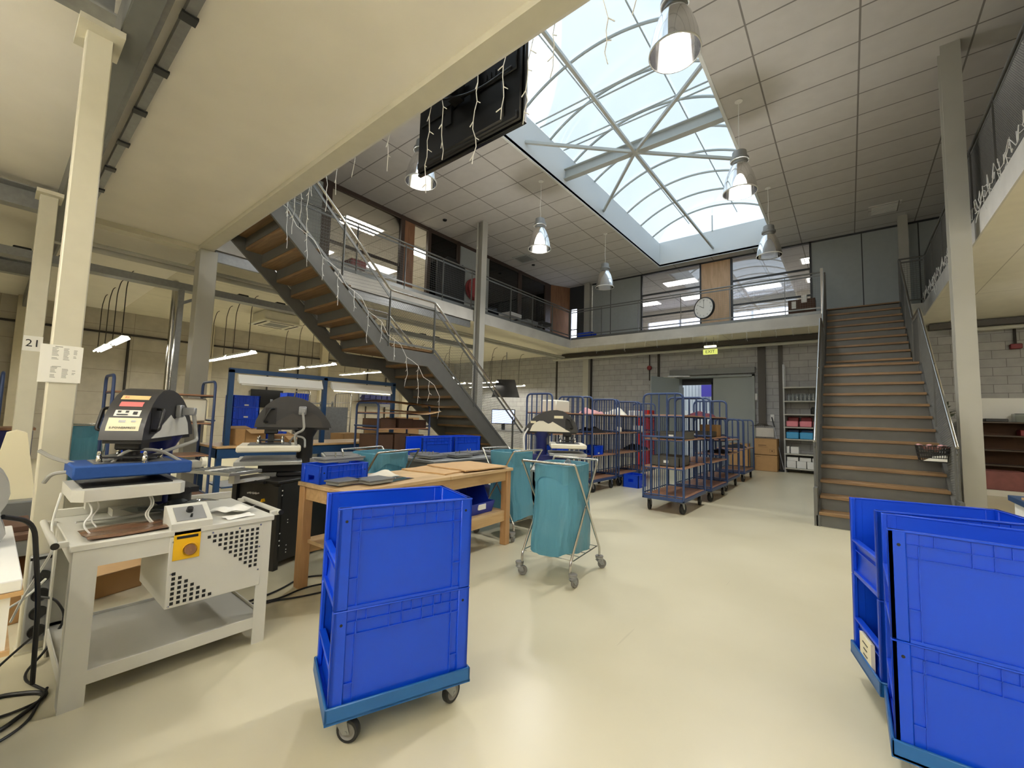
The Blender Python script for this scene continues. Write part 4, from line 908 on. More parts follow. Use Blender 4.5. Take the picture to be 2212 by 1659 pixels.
sheet('paper_sheet','clear and white release paper propped behind the control box of the near white press','sheet','bottle',-3.1,.72,ZT+.02,.3,.34,.02,4,.5,2)
sheet('paper_sheet','crumpled white paper on the right of the near white press tray','sheet','paper',-2.95,.98,ZT+.004,.22,.16,.016,6,.4)
sheet('paper_sheet','flat white scrap at the front right of the near white press tray','sheet','paper',-2.8,.97,ZT+.002,.08,.15,.004,7,.1)
sheet('paper_sheet','white carton strip standing along the back left of the near white press tray','sheet','white_paint',-3.1,.5,ZT+.01,.1,.34,.008,8,0,3)
# --- black press
pb=thing('transfer_press','black transfer press with white-padded platens and black cabinet behind the wooden table','press',(-3.80,1.60,0),math.atan2(.39,.92))
b=MB(); b.box((-.5,.03,.06),(0,.8,.72),.006); b.box((-.5,0,.0),(-.45,.05,.7)); b.box((-.05,0,0),(0,.05,.7)); b.box((-.5,.75,0),(-.45,.8,.7)); b.box((-.05,.75,0),(0,.8,.7)); b.build('cabinet',M['black_cab'],pb)
b=MB(); b.box((-.52,-.01,.72),(.01,.82,.745),.006); b.build('top_plate',M['black_cab'],pb)
b=MB(); b.tube([(-.48,-.05,.735),(-.1,-.05,.735)],.014,10); b.box((-.46,-.05,.72),(-.44,0,.74)); b.box((-.14,-.05,.72),(-.12,0,.74)); b.build('side_handle',M['black'],pb)
b=MB()
for z in (.66,.62,.3,.24,.2): b.box((0,.04,z-.005),(.003,.05,z+.005)); b.box((0,.12,z*.6),(.003,.128,z*.6+.008))
for i in range(4): b.box((-.33+i*.03,-.002,.62),(-.32+i*.03,.03,.63))
b.build('indicator_marks',M['white_paint'],pb)
b=MB(); b.prism([(-.18,.56),(-.16,.56),(-.17,.585)],'Y',-.003,.03); b.build('warning_mark',M['yellow'],pb)
press_head(pb,-.44,.13,1.19,1.16-math.atan2(.39,.92),'press_body',Ld=.64,labels=False,plug=-1,col='black',zc0=.745,pad='foam_white',ps=(.5,.46),pz=1.02)
RB=Matrix.Translation((-.44,.13,0))@Matrix.Rotation(1.16-math.atan2(.39,.92),4,'Z')
b=MB(); b.T=RB; b.box((-.12,-.26,.865),(.4,.26,.9),.004); b.build('lower_platen',M['alu'],pb)
b=MB(); b.T=RB; b.box((-.08,-.22,.90),(.36,.22,.91)); b.build('lower_pad',M['platen_grey'],pb)
b=MB(); b.T=RB; b.box((.05,-.08,.78),(.5,.08,.865),.01); b.box((.2,-.12,.745),(.46,.12,.79),.01); b.build('swing_arm',M['black'],pb)
b=MB(); b.T=RB; b.box((.58,-.22,.9),(.92,.2,.93),.004); b.box((.45,-.05,.84),(.8,.05,.9)); b.build('second_platen',M['alu'],pb)
b=MB(); b.T=RB; b.box((.6,-.2,.93),(.9,.18,.938)); b.build('second_pad',M['platen_grey'],pb)
# slatted tray held out on an arm by the black press
b=MB(); b.box((-.5,-.42,.835),(-.06,-.12,.86),.003)
for i in range(6): b.box((-.49,-.41+i*.05,.861),(-.07,-.395+i*.05,.864),0,1)
b.box((-.3,-.425,.862),(-.25,-.115,.868),0,2); b.build('slatted_platen',[M['alu'],M['platen_grey'],M['white_paint']],pb)
b=MB(); b.box((-.26,-.2,.745),(-.2,.1,.765)); b.box((-.26,-.25,.745),(-.2,-.2,.836)); b.build('tray_arm',M['white_paint'],pb)
# --- far press
pc=thing('transfer_press','white far press with navy column and batwing side panel beside the free-standing teal sack','press',(-2.98,4.22,0))
b=MB(); b.box((-.62,0,.12),(0,.8,.69),.006)
for x in (-.62,-.05):
    for y in (0,.75): b.box((x,y,0),(x+.05,y+.05,.69))
b.build('cabinet',M['press_white'],pc)
b=MB(); b.box((-.64,-.01,.69),(.01,.81,.715),.005); b.build('top_tray',M['press_white'],pc)
b=MB()
for i in range(7):
    for j in range(7-i): b.box((-.55+i*.03,-.003,.2+j*.03),(-.535+i*.03,.0,.215+j*.03))
b.build('vent_grille',M['grille_dark'],pc); b=MB()
for i in range(7):
    for j in range(7-i): b.box((0,.1+i*.03,.2+j*.03),(.003,.115+i*.03,.215+j*.03))
b.build('vent_grille',M['grille_dark'],pc)
press_head(pc,.13,.75,1.16,PI+.635,'foam_white',plug=0,col='navy',zc0=.715,pad='foam_white',ps=(.46,.5),pz=1.0)
RC=Matrix.Translation((.13,.75,0))@Matrix.Rotation(PI+.635,4,'Z')
b=MB(); b.T=RC; b.box((-.1,-.26,.86),(.38,.26,.895),.004); b.build('lower_platen',M['alu'],pc)
b=MB(); b.T=RC; b.box((.1,-.09,.715),(.6,.09,.86),.01); b.build('swing_arm',M['navy'],pc)
b=MB(); b.T=RC; b.tube(rpath([(.66,.1,1.2),(.72,.12,1.1),(.7,.13,.9),(.66,.13,.75)],.05,4),.01,8); b.build('power_lead',M['white_paint'],pc)
b=MB(); b.T=RC; b.box((.2,.096,1.34),(.32,.0985,1.375)); b.box((.56,.096,1.27),(.63,.0985,1.3)); b.build('sticker',M['label_cream'],pc)
# --- silver press at the left edge on its white table
tb=thing('side_table','white-topped table with a wooden edge at the left edge of the view','table',(-2.9,-.75,0))
b=MB(); b.box((0,0,.775),(.9,.86,.81),.003); b.build('tabletop',M['white_paint'],tb)
MB().box((-.004,-.004,.762),(.904,.864,.775)).build('edge_band',M['table_wood'],tb)
b=MB(); b.box((.02,.05,.6),(.88,.84,.762)); b.build('drawer',M['white_paint'],tb); MB().box((.01,.04,.585),(.89,.85,.6)).build('edge_band',M['table_wood'],tb)
b=MB()
for x in (.04,.82):
    for y in (.06,.78): b.box((x,y,0),(x+.05,y+.05,.6))
b.build('legs_frame',M['dolly_blue'],tb)
MB().box((.09,.1,.25),(.83,.76,.58)).build('blue_cabinet',M['dolly_blue'],tb)
ps_=thing('cap_press','silver grey press with a rounded head and a red display at the left edge','press',(-2.56,-.14,.81))
b=MB(); b.prism([(-.2,0),(.2,0),(.22,.05),(.2,.12),(.1,.27),(-.1,.27),(-.2,.15)],'X',-.09,.09); b.build('body',M['silver'],ps_)
b=MB(); b.prism([(.02+.2*math.cos(a),.2+.16*math.sin(a)) for a in [PI*2*i/28 for i in range(28)]],'X',-.1,.1); b.build('head',M['silver'],ps_,ang=30)
b=MB(); b.box((.1,.13,.26),(.104,.18,.285)); b.build('red_display',M['red_dark'],ps_)
b=MB(); b.box((.09,-.1,.07),(.14,.04,.11),.015); b.build('handle',M['white_paint'],ps_)
b=MB(); b.tube(rpath([(0,.21,.1),(-.1,.3,.05),(-.15,.34,-.3),(-.3,.36,-.7)],.1,6),.009,8); b.build('cable',M['black'],ps_)
mat('dull_red',(126,74,70),.6,var=.1); mat('cab_brown',(74,62,50),.6,var=.06)
# ------------------------------------------------------------------ wooden work table and what stands on it
wt=thing('work_table','long pale wooden work table behind the free-standing crate stack','table',(-3.36,1.57,0),.06)
WX,WY,WZ=.62,1.98,.80
b=MB(); b.box((-.01,-.01,WZ-.03),(WX+.01,WY*.52,WZ),.003); b.box((-.01,WY*.52+.002,WZ-.03),(WX+.02,WY+.01,WZ),.003); b.build('tabletop',M['table_top'],wt)
for x in (0,WX-.075):
    for y in (0,WY-.075): MB().box((x,y,0),(x+.075,y+.075,WZ-.03),.004).build('leg',M['leg_wood'],wt)
for x in (.015,WX-.04): MB().box((x,.075,WZ-.13),(x+.025,WY-.075,WZ-.03)).build('apron',M['table_wood'],wt)
for y in (.015,WY-.04): MB().box((.075,y,WZ-.13),(WX-.075,y+.025,WZ-.03)).build('apron',M['table_wood'],wt)
b=MB(); b.box((.02,.05,.335),(WX-.02,WY-.05,.36)); b.build('lower_shelf',M['table_top'],wt)
for x in (.02,WX-.045): MB().box((x,.075,.25),(x+.025,WY-.075,.335)).build('shelf_rail',M['table_wood'],wt)
smallcrate('low blue crate full of odds and ends on the near corner of the wooden table',-3.09,1.59,WZ+.001,.06,.27,.42,.14,'crate_blue','low blue crates')
smallcrate('low blue crate on the shelf under the near end of the wooden table',-2.9,1.75,.361,.06,.3,.4,.12,'bin_blue','low blue crates')
def platen(label,x,y,z,rot,w,l,knob=True):
    t=thing('shirt_platen',label,'platen',(x,y,z),rot,'loose press platens')
    b=MB(); b.box((-w/2,-l/2,.03),(w/2,l/2,.043),.003); b.build('pad',M['platen_grey'],t)
    b=MB(); b.box((-w/2+.012,-l/2+.012,.012),(w/2-.012,l/2-.012,.03)); b.box((-.04,-.05,0),(.04,.05,.012)); b.build('plate',M['alu'],t)
    if knob:
        for y_ in (-.05,.02): MB().lathe([(.006,.043),(.006,.085),(.001,.085)],(0,y_,0),8).build('stud',M['chrome'],t)
    return t
platen('small dark platen leaning beside the low blue crate on the wooden table',-2.99,1.72,WZ,.2,.16,.22,False)
platen('larger dark platen with a grey rim at the near corner of the wooden table',-2.9,1.93,WZ,.1,.2,.24,False)
platen('pale platen with upright studs laid across the low blue crate',-3.22,1.82,WZ+.142,.12,.14,.38)
load('paper_roll','white paper roll lying in the low blue crate on the wooden table','paper roll','paper',(-3.2,1.64,WZ+.02),(-3.14,1.9,WZ+.13),.02,None,.1)
cloth('work_gloves','bundle of white work gloves beside the low blue crate on the wooden table','gloves','cloth_white',-3.2,2.2,WZ,.16,.26,.05,21)
sheet('paper_sheet','clear film lying flat on the near part of the wooden table','film','bottle',-2.98,2.15,WZ+.002,.22,.3,.003,22,.2)
def flatcard(name,label,x,y,z,rot,w,l,seed,m='cardboard_top'):
    R=random.Random(seed); pts=[]
    for (ax,ay,bx,by) in ((-w/2,-l/2,w/2,-l/2),(w/2,-l/2,w/2,l/2),(w/2,l/2,-w/2,l/2),(-w/2,l/2,-w/2,-l/2)):
        for i in range(5):
            f=i/5; j=.022*R.uniform(-1,1) if i else 0; pts.append((ax+(bx-ax)*f+j*(ay==by)*0+ (j if ax==bx else 0),ay+(by-ay)*f+(j if ay==by else 0)))
    return tag(MB().prism(pts,'Z',0,.012).build(name,M[m],None,(x,y,z),rot),label,'cardboard','cardboard sheets on the wooden table')
flatcard('cardboard_sheet','lower ragged cardboard sheet on the far end of the wooden table',-3.2,3.0,WZ+.001,.12,.56,.78,31)
flatcard('cardboard_sheet','upper ragged cardboard sheet on the far end of the wooden table',-3.14,3.2,WZ+.0145,-.05,.6,.6,32)
def openbin(label,x,y,z,rot,w=.3,l=.45,h=.2,m='bin_blue'):
    t=thing('picking_bin',label,'bin',(x,y,z),rot,'open-fronted picking bins'); e=.008
    b=MB(); b.box((0,0,0),(w,l,e)); b.box((0,l-e,0),(w,l,h))
    for x0 in (0,w-e): b.prism([(0,0),(l,0),(l,h),(l*.32,h),(l*.12,h*.45),(-.04,h*.45)],'X',x0,x0+e)
    b.prism([(0,0),(-.04,h*.45),(-.034,h*.45),(.008,0)],'X',0,w); b.tube([(0,l*.32,h),(0,l,h),(w,l,h),(w,l*.32,h)],.007,6); b.build('body',M[m],t)
    MB().box((w*.35,-.043,h*.2),(w*.62,-.026,h*.4)).build('label_card',M['paper'],t); return t
openbin('large blue open-fronted bin on the far end of the shelf under the wooden table',-2.92,2.98,.361,PI/2+.06,.4,.36,.26)
openbin('dark blue open-fronted bin in the middle of the shelf under the wooden table',-2.92,2.42,.361,PI/2+.06,.38,.36,.2,'navy')
# long grey table with platens behind it
gt=thing('steel_table','long grey steel table carrying loose platens behind the teal sacks','table',(-4.45,3.2,0))
MB().box((0,0,.79),(.78,1.75,.82),.004).build('tabletop',M['galv'],gt)
b=MB(); b.box((.04,.04,.68),(.74,1.71,.79)); b.build('apron',M['steel_grey'],gt)
for x in (.03,.7):
    for y in (.03,1.67): MB().box((x,y,0),(x+.05,y+.05,.79)).build('leg',M['steel_grey'],gt)
MB().box((.05,.05,.28),(.73,1.7,.3)).build('lower_shelf',M['navy'],gt)
for i,(x,y,r_) in enumerate(((-3.95,3.4,.1),(-3.85,3.75,.0),(-4.0,4.1,.2),(-3.9,4.45,-.1),(-4.2,3.5,.3))):
    platen(['pale platen nearest the sacks on the long grey table','second pale platen along the front of the long grey table','third pale platen along the long grey table','last pale platen at the far end of the long grey table','pale platen at the back of the long grey table near the sacks'][i],x,y,.82,r_,.26,.3)
# ------------------------------------------------------------------ bench with lamp frame
mat('frame_blue',(24,62,104),.4)
bn=thing('packing_bench','workbench with a tall dark blue frame carrying two strip lamps behind the black press','workbench',(-7.15,2.0,0))
BL=2.65
MB().box((0,-.12,.83),(.8,BL,.86),.003).build('benchtop',M['table_wood'],bn)
b=MB(); b.box((.02,-.1,.70),(.78,BL-.02,.82)); b.build('apron',M['frame_blue'],bn)
for x in (.02,.7):
    for y in (-.1,1.25,BL-.08): MB().box((x,y,0),(x+.06,y+.06,.82)).build('leg',M['frame_blue'],bn)
for y in (0,1.3,BL-.06): MB().box((.62,y,.86),(.68,y+.06,1.88)).build('upright',M['frame_blue'],bn)
MB().box((.62,0,1.84),(.68,BL,1.90)).build('top_beam',M['frame_blue'],bn)
for y0,y1,m in ((.1,1.26,'white_paint'),(1.42,BL-.12,'tube_dim')):
    t=MB(); t.prism([(.66,1.74),(.74,1.69),(.75,1.70),(.69,1.82),(.66,1.82)],'Y',y0,y1); lo=t.build('lamp_reflector',M['white_paint'],bn)
    MB().cyl((.725,y0+.03,1.685),(.725,y1-.03,1.685),.013,10).build('lamp_tube',M[m],lo)
MB().box((.1,.0,.3),(.7,2.5,.32)).build('lower_shelf',M['frame_blue'],bn)
for k in range(4):
    smallcrate(['lowest blue crate of the stack on the blue-framed bench','second blue crate of the stack on the blue-framed bench','third blue crate of the stack on the blue-framed bench','topmost blue crate of the stack on the blue-framed bench'][k],-6.85,2.18,.862+.172*k,0,.3,.36,.17,'crate_blue','crates stacked on the bench')
smallcrate('low bright blue crate beside the stack on the blue-framed bench',-6.75,2.62,.862,.1,.3,.3,.16,'crate_blue','crates stacked on the bench')
def carton(label,x,y,z,rot,w,l,h,flaps=True,m='cardboard',group='cardboard cartons',name='cardboard_box',open_=True):
    t=thing(name,label,'box',(x,y,z),rot,group); b=MB(); e=.006
    b.box((0,0,0),(w,l,e)); b.box((0,0,0),(e,l,h)); b.box((w-e,0,0),(w,l,h)); b.box((0,0,0),(w,e,h)); b.box((0,l-e,0),(w,l,h))
    if not open_: b.box((0,0,h-e),(w,l,h)); b.box((-.0005,l/2-.025,h-.1),(w+.0005,l/2+.025,h+.0005))
    b.build('body',M[m],t)
    if open_ and flaps:
        for p,q,r_,s in (((0,0,h),(0,l,h),(-w*.38,l,h+.03),(-w*.38,0,h+.03)),((w,0,h),(w,l,h),(w+w*.35,l,h-.05),(w+w*.35,0,h-.05))):
            f=MB(); f.face([p,q,r_,s]); f.face([(a[0],a[1],a[2]-.004) for a in (s,r_,q,p)]); f.build('flap',M['cardboard_top'],t)
    return t
carton('open cardboard box with spread flaps on the blue-framed bench behind the black press',-6.6,2.1,.861,.3,.3,.3,.22)
carton('open cardboard box lying at the front of the blue-framed bench',-6.72,2.7,.861,.1,.32,.3,.12)
# ------------------------------------------------------------------ blue shelf trolleys behind the presses
tE=trolley('blue shelf trolley with wooden shelves behind the near white press',(-7.0,.86),0,.55,1.0,1.7,(.75,1.16,1.52),2,'blue roll trolleys',False)
tF=trolley('blue shelf trolley loaded with folded cardboard before the staircase',(-6.05,3.62),.0,.62,1.0,1.5,(.78,1.12,1.36),2,'blue roll trolleys',False)
tL=trolley('blue trolley end frame at the far left edge behind the press',(-8.2,-.9),.0,.6,1.0,1.7,(.9,),4,'blue roll trolleys',False)
for i,(y,z,n,h) in enumerate(((3.68,.781,0,.24),(3.98,.781,0,.25),(4.28,.781,0,.23),(3.72,1.121,0,.14),(4.05,1.121,0,.15),(4.32,1.121,0,.13))):
    load('cardboard_stack',['bundle of flattened dark cartons on the low shelf of the cardboard trolley, nearest end','bundle of flattened dark cartons on the low shelf of the cardboard trolley, middle','bundle of flattened dark cartons on the low shelf of the cardboard trolley, far end','flattened cartons on the middle shelf of the cardboard trolley, nearest end','flattened cartons on the middle shelf of the cardboard trolley, middle','flattened cartons on the middle shelf of the cardboard trolley, far end'][i],'cardboard','cardboard_dark',(-6.0,y,z),(-5.5,y+.27,z+h),.004,'flattened cartons on the trolley')
tag(MB().grid(lambda u,v:(-6.15+.85*u,3.6+1.25*v,1.52+.02*math.sin(3*v+2*u)-.05*max(0,v-.7)),10,10).grid(lambda u,v:(-6.15+.85*u,3.6+1.25*v,1.505+.02*math.sin(3*v+2*u)-.05*max(0,v-.7)),10,10).build('cardboard_sheet',M['cardboard_top']),'large flat cardboard sheet lying on top of the cardboard trolley','cardboard')
tag(MB().grid(lambda u,v:(-6.0+.75*u,3.9+.8*v,1.40-.06*math.sin(v*PI)*u),10,10).build('cardboard_sheet',M['cardboard_top']),'sagging pale cardboard sheet below the top of the cardboard trolley','cardboard')
load('white_carton','white boxed machine on the upper shelf of the trolley behind the near white press','machine','white_plastic',(-6.95,.95,1.17),(-6.6,1.2,1.42),.02)
load('white_carton','cream cabinet on the trolley shelf right of the near press head','machine','white_plastic',(-6.9,1.5,1.17),(-6.55,1.8,1.47),.02)
smallcrate('blue crate on the middle shelf of the trolley behind the near press head',-6.6,1.05,.76,0,.3,.4,.2,'crate_blue')
# ------------------------------------------------------------------ left workshop: lamps, pipes, wall things
def strip(x,y,label,L=1.5,tm='tube',z=2.6,cables=(.25,1.2)):
    t=thing('strip_lamp',label,'light',(x,y,z),0,'hanging strip lamps')
    b=MB()
    if tm=='tube': b.prism([(-.09,0),(-.05,.06),(.05,.06),(.09,0),(.085,0),(.045,.05),(-.045,.05),(-.085,0)],'X',0,L); b.build('reflector',M['white_paint'],t)
    else: b.box((0,-.02,.05),(L,.02,.08)); b.box((.02,-.05,.0),(.04,.05,.05)); b.box((L-.04,-.05,.0),(L-.02,.05,.05)); b.build('batten',M['white_paint'],t)
    for s in (-.035,.035): MB().cyl((.03,s,.012),(L-.03,s,.012),.014,8).build('tube',M[tm],t)
    for i,cx in enumerate(cables):
        h=S_-z; MB().tube(rpath([(cx,0,.06),(cx+.02,0,h-.25),(cx+.1,.03,h-.02),(cx+.22,.05,h)],.12,5),.008,6).build('cable',M['dark_gap'],t)
    return t
rows=[(1.5,(-13.85,-12.0),'first row, nearest the numbered column'),(3.6,(-13.4,-11.8),'second row from the numbered column'),(5.7,(-14.0,-12.2),'third row from the numbered column'),(7.5,(-13.6,-12.0),'fourth row from the numbered column'),(9.9,(-13.6,-12.0),'row seen behind the foot of the left staircase'),(11.8,(-13.4,-11.7),'row behind the tall column near the far wall'),(13.6,(-13.4,-11.8),'last row against the far block wall')]
for y,xs,d_ in rows:
    for k,x in enumerate(xs): strip(x,y,('hanging strip lamp on the wall side, ' if k==0 else 'hanging strip lamp on the hall side, ')+d_)
# unseen lamps assumed behind the camera, bare and strong to brighten crates and soffit
for i,(x,y) in enumerate(((-4.6,-2.2),(-2.4,-1.7),(-.2,-1.5),(2.2,-1.5),(-5.4,-3.3),(-3.0,-3.3),(-.6,-3.3),(2.2,-3.3))):
    strip(x,y,'unseen fill strip lamp below the near slab over the near aisle',1.5,'tube_fill',3.15,(.25,1.2))['group']='unseen strip lamps over the near aisle'
for i,(x,y) in enumerate(((3.2,4.2),(3.2,7.2),(3.2,10.2))):  # unseen lamps added to brighten the underside of the right slab
    strip(x,y,'unseen fill strip lamp added below the right slab',1.5,'tube_fill',3.3,(.25,1.2))['group']='added strip lamps below the right slab'
b=MB(); b.box((-9.42,-3.9,3.44),(-9.2,9.7,3.5)); b.box((-9.42,-3.9,3.5),(-9.41,9.7,3.56)); b.box((-9.21,-3.9,3.5),(-9.2,9.7,3.56)); tag(b.build('cable_tray',M['galv']),'long grey cable tray running below the left slab','cable tray')
tag(MB().tube([(-8.72,.3,3.66),(-8.72,13.9,3.66)],.045,10).tube([(-8.60,.3,3.70),(-8.60,13.9,3.70)],.03,8).build('service_pipe',M['steel_light']),'pair of pale pipes running below the left slab beside the cable tray','pipe')
tag(MB().tube([(-9.3,14.2,3.66),(-.55,14.2,3.66)],.045,10).build('service_pipe',M['steel_light']),'pale pipe running below the far slab along the block wall','pipe')
tag(MB().tube([(2.0,14.2,3.66),(6.9,14.2,3.66)],.045,10).build('service_pipe',M['steel_light']),'pale pipe on the block wall beyond the right staircase','pipe')
tag(MB().box((-9.0,14.35,3.76),(-.5,14.58,3.9)).build('wall_duct',M['duct_dark']),'dark channel tight under the far slab along the block wall','channel')
tag(MB().box((1.6,14.35,3.76),(6.9,14.58,3.9)).build('wall_duct',M['duct_dark']),'dark channel under the right slab on the block wall','channel')
for i,(y) in enumerate((.05,.5,2.9,3.6,4.4,7.4,7.9)):
    tag(MB().box((-9.38,y,3.5),(-9.24,y+.18,3.6),.01).build('junction_box',M['black']),'small black box sitting on the grey cable tray','box','black boxes on the cable tray')
b=MB(); b.box((-9.34,1.98,0),(-9.26,2.06,3.44)); b.bar((-9.3,2.02,3.2),(-9.3,2.4,3.44),.05,.05); tag(b.build('tray_support',M['galv']),'grey steel post holding up the cable tray left of the broad column','post')
tag(MB().tube([(-10.6,2.2,0),(-10.6,2.2,3.9)],.05,12).build('down_pipe',M['inox']),'shiny vertical pipe left of the broad grey column','pipe')
ac=thing('ceiling_air_conditioner','white cassette air conditioner below the left slab','air conditioner',(-12.0,4.7,3.62))
MB().box((-.42,-.45,.04),(.42,.45,.3),.03).build('body',M['white_plastic'],ac); MB().prism([(-.48,-.5),(.48,-.5),(.48,.5),(-.48,.5)],'Z',0,.04).build('panel',M['white_plastic'],ac)
MB().box((-.22,-.25,-.006),(.22,.25,0)).build('intake_grille',M['galv'],ac)
for p,q in (((-.4,-.42,-.004),(.4,-.37,0)),((-.4,.37,-.004),(.4,.42,0)),((.36,-.3,-.004),(.42,.3,0)),((-.42,-.3,-.004),(-.36,.3,0))): MB().box(p,q).build('outlet_slot',M['dark_gap'],ac)
wtv=thing('wall_screen','black screen on the left workshop wall behind the black press','television',(-15.42,5.9,1.72)); MB().box((0,-.5,-.3),(.07,.5,.3),.006).build('display_panel',M['black_gloss'],wtv); MB().box((-.08,-.2,-.1),(0,.2,.1)).build('bracket',M['black'],wtv)
wtv=thing('wall_screen','black screen hung high near the far end of the left workshop','television',(-10.6,12.8,2.45),.6); MB().prism([(-.55,-.35),(.55,-.35),(.35,.35),(-.35,.35)],'Y',-.03,.03).build('display_panel',M['black_gloss'],wtv); MB().tube([(0,0,.35),(0,0,1.45)],.02,8).build('drop_pole',M['galv'],wtv)
for j in range(2):
    for i in range(5):
        openbin(['lower','upper'][j]+' dark blue wall bin, '+['first','second','third','fourth','fifth'][i]+' from the bench frame',-15.1,9.45+.26*i,1.72+.17*j,-PI/2,.24,.3,.15,'navy')
wb=thing('bin_rail','steel wall rail holding dark blue bins on the left workshop wall','rail',(-15.42,9.4,1.6)); MB().box((-.06,-.05,0),(.0,1.4,.5)).build('back_panel',M['galv'],wb)
rc=thing('roll_cage','tall bare wire roll cage behind the blue bench frame','roll cage',(-9.6,4.25,0)); 
for y in (0,.95):
    MB().tube(rpath([(0,y,.15),(0,y,1.78),(.7,y,1.78),(.7,y,.15)],.1,5),.014,8).build('end_frame',M['inox'],rc)
    b=MB()
    for k in range(1,6): b.tube([(.7*k/6,y,.2),(.7*k/6,y,1.77)],.004,5)
    for k in range(1,9): b.tube([(0,y,.2+k*.17),(.7,y,.2+k*.17)],.004,5)
    b.build('wire_grid',M['galv'],rc)
b=MB()
for k in range(7): b.tube([(0,.95*k/6,.2),(0,.95*k/6,1.6)],.004,5)
b.build('back_grid',M['galv'],rc); MB().box((0,0,.15),(.7,.95,.18)).build('deck',M['galv'],rc)
for x,y in ((.06,.08),(.64,.08),(.06,.87),(.64,.87)): caster(rc,x,y,.15,.06,.4)
MB().box((.08,.3,.18),(.66,.9,1.45)).build('grey_sack',M['galv'],rc)
smallcrate('blue crate seen above the black press head, on the shelf before the wall',-10.2,4.35,1.56,0,.4,.5,.2,'crate_blue')
rk=thing('wall_shelving','grey shelving against the left workshop wall behind the bench','shelving',(-10.75,4.2,0))
for x in (0,.6):
    for y in (0,1.2): MB().box((x,y,0),(x+.04,y+.04,1.6)).build('upright',M['galv'],rk)
for z in (.3,.75,1.15,1.53): MB().box((0,0,z),(.64,1.24,z+.025)).build('shelf',M['galv'],rk)
for i,(x,y,z,w,l,h,lab) in enumerate(((-9.4,6.5,0,.6,.7,.75,'lower yellowish carton on the floor beside the left staircase'),(-9.4,6.5,.752,.55,.65,.5,'upper yellowish carton beside the left staircase'),(-9.1,5.7,0,.5,.6,.95,'tall upright carton behind the cardboard trolley'),(-9.0,3.45,.0,.45,.5,.55,'carton on the floor behind the cage and the black press'),(-8.6,4.6,0,.4,.45,.9,'upright brown carton left of the cardboard trolley'))):
    carton(lab,x,y,z,.1*i-.2,w,l,h,False,'cardboard',open_=False)
for k in range(2):
    o=crate_mesh(.4,.6,.39).build('storage_crate',[M['crate_blue'],M['black']],None,(-4.75+.0*k,4.95+.62*k,.0 if k else .0),.0); o.location=(-4.8,3.95+.63*k,.62)
    tag(o,['blue picking crate on the grey table, at the end nearer the black press','blue picking crate on the grey table, at the end nearer the staircase foot'][k],'crate')
pt=thing('low_pallet_table','grey table under the two blue picking crates beside the cardboard trolley','table',(-5.33,3.9,0)); MB().box((0,0,.59),(.6,1.4,.62)).build('tabletop',M['steel_grey'],pt)
for x in (0,.57):
    for y in (0,1.35): MB().box((x,y,0),(x+.05,y+.05,.59)).build('leg',M['steel_grey'],pt)
# things at the far left, behind the near press
lb=thing('low_bench','long low brown-topped bench behind the near white press','bench',(-4.75,-1.4,0))
MB().box((0,0,.46),(.55,2.3,.50),.004).build('top',M['cardboard_dark'],lb); MB().box((.48,.0,.36),(.54,2.3,.46)).build('front_rail',M['steel_grey'],lb)
for y in (.05,2.2):
    for x in (.04,.46): MB().box((x,y,0),(x+.05,y+.05,.46)).build('leg',M['steel_grey'],lb)
tag(MB().prism([(-.12,0),(.12,0),(.12,.05),(.05,.5),(.0,.52),(-.05,.5),(-.12,.05)],'Y',-.1,.1).build('machine_stand',M['label_cream'],None,(-5.05,.16,.62),PI/2),'cream tapered machine stand behind the near cream column','stand')
load('wooden_block','small cabinet under the cream machine stand','cabinet','steel_grey',(-5.3,-.1,0),(-4.82,.4,.62),.01)
load('cardboard_flat','flat brown carton lying on the low brown bench','carton','cardboard_dark',(-4.7,-.2,.5),(-4.3,.25,.535),.003)
t=carton('open brown carton on the floor behind the cream column and the near white press',-4.5,.04,0,.28,.5,.68,.26,True,'cardboard')
wx=thing('wicker_basket_box','dark woven box at the far left edge behind the cream columns','basket',(-8.6,.15,.0)); MB().box((-.3,-.35,0),(.3,.25,1.0),.01).build('body',M['navy'],wx); MB().box((-.32,-.37,1.0),(.32,.27,1.03)).build('lid',M['veneer_brown'],wx)
# papers and number on the cream columns
mat('print_grey',(150,150,146),.8)
pp=thing('notice_sheet','white printed sheets taped to the near cream column','paper',(-3.506,.245,1.47))
b=MB(); b.box((.0,-.085,0),(.002,.075,.215)); b.build('sheet',M['paper'],pp); b=MB(); b.box((.003,-.07,.003),(.005,.083,.213)); sh=b.build('sheet',M['paper'],pp)
R_=random.Random(3); b=MB()
for blk_,(z0,z1) in enumerate(((.125,.195),(.02,.085))):
    for k in range(int((z1-z0)/.007)):
        z=z1-k*.007
        for c0,c1 in ((-.04,-.012),(.005,.03),(.045,.06)):
            if R_.random()<(.95 if c0<.04 else .5): b.box((.005,c0,z),(.0055,c0+(c1-c0)*R_.uniform(.6,1),z+.003))
b.box((.005,-.03,.203),(.0056,.0,.207)); b.box((.005,-.035,.09),(.0056,.0,.093)); b.build('print',M['print_grey'],sh)
ns=thing('number_sign','white card with the number 21 on the second cream column','sign',(-6.728,.25,1.9)); MB().box((0,-.07,0),(.002,.07,.16)).build('card',M['paper'],ns)
text('number','21',.11,M['black'],ns,(.003,0,.08),(PI/2,0,PI/2))
pb_=thing('power_strip','vertical socket strip on the foot of the near cream column','power strip',(-3.51,.26,.06)); MB().box((0,-.05,0),(.04,.05,.46),.006).build('housing',M['silver'],pb_)
for k in range(4): MB().lathe([(.001,.006),(.03,.006),(.034,.01),(.036,0)],(.04,0,.06+k*.095),18,0,'X').build('socket',M['black'],pb_)
MB().box((.04,-.05,.44),(.044,.05,.455)).build('cap',M['black'],pb_)
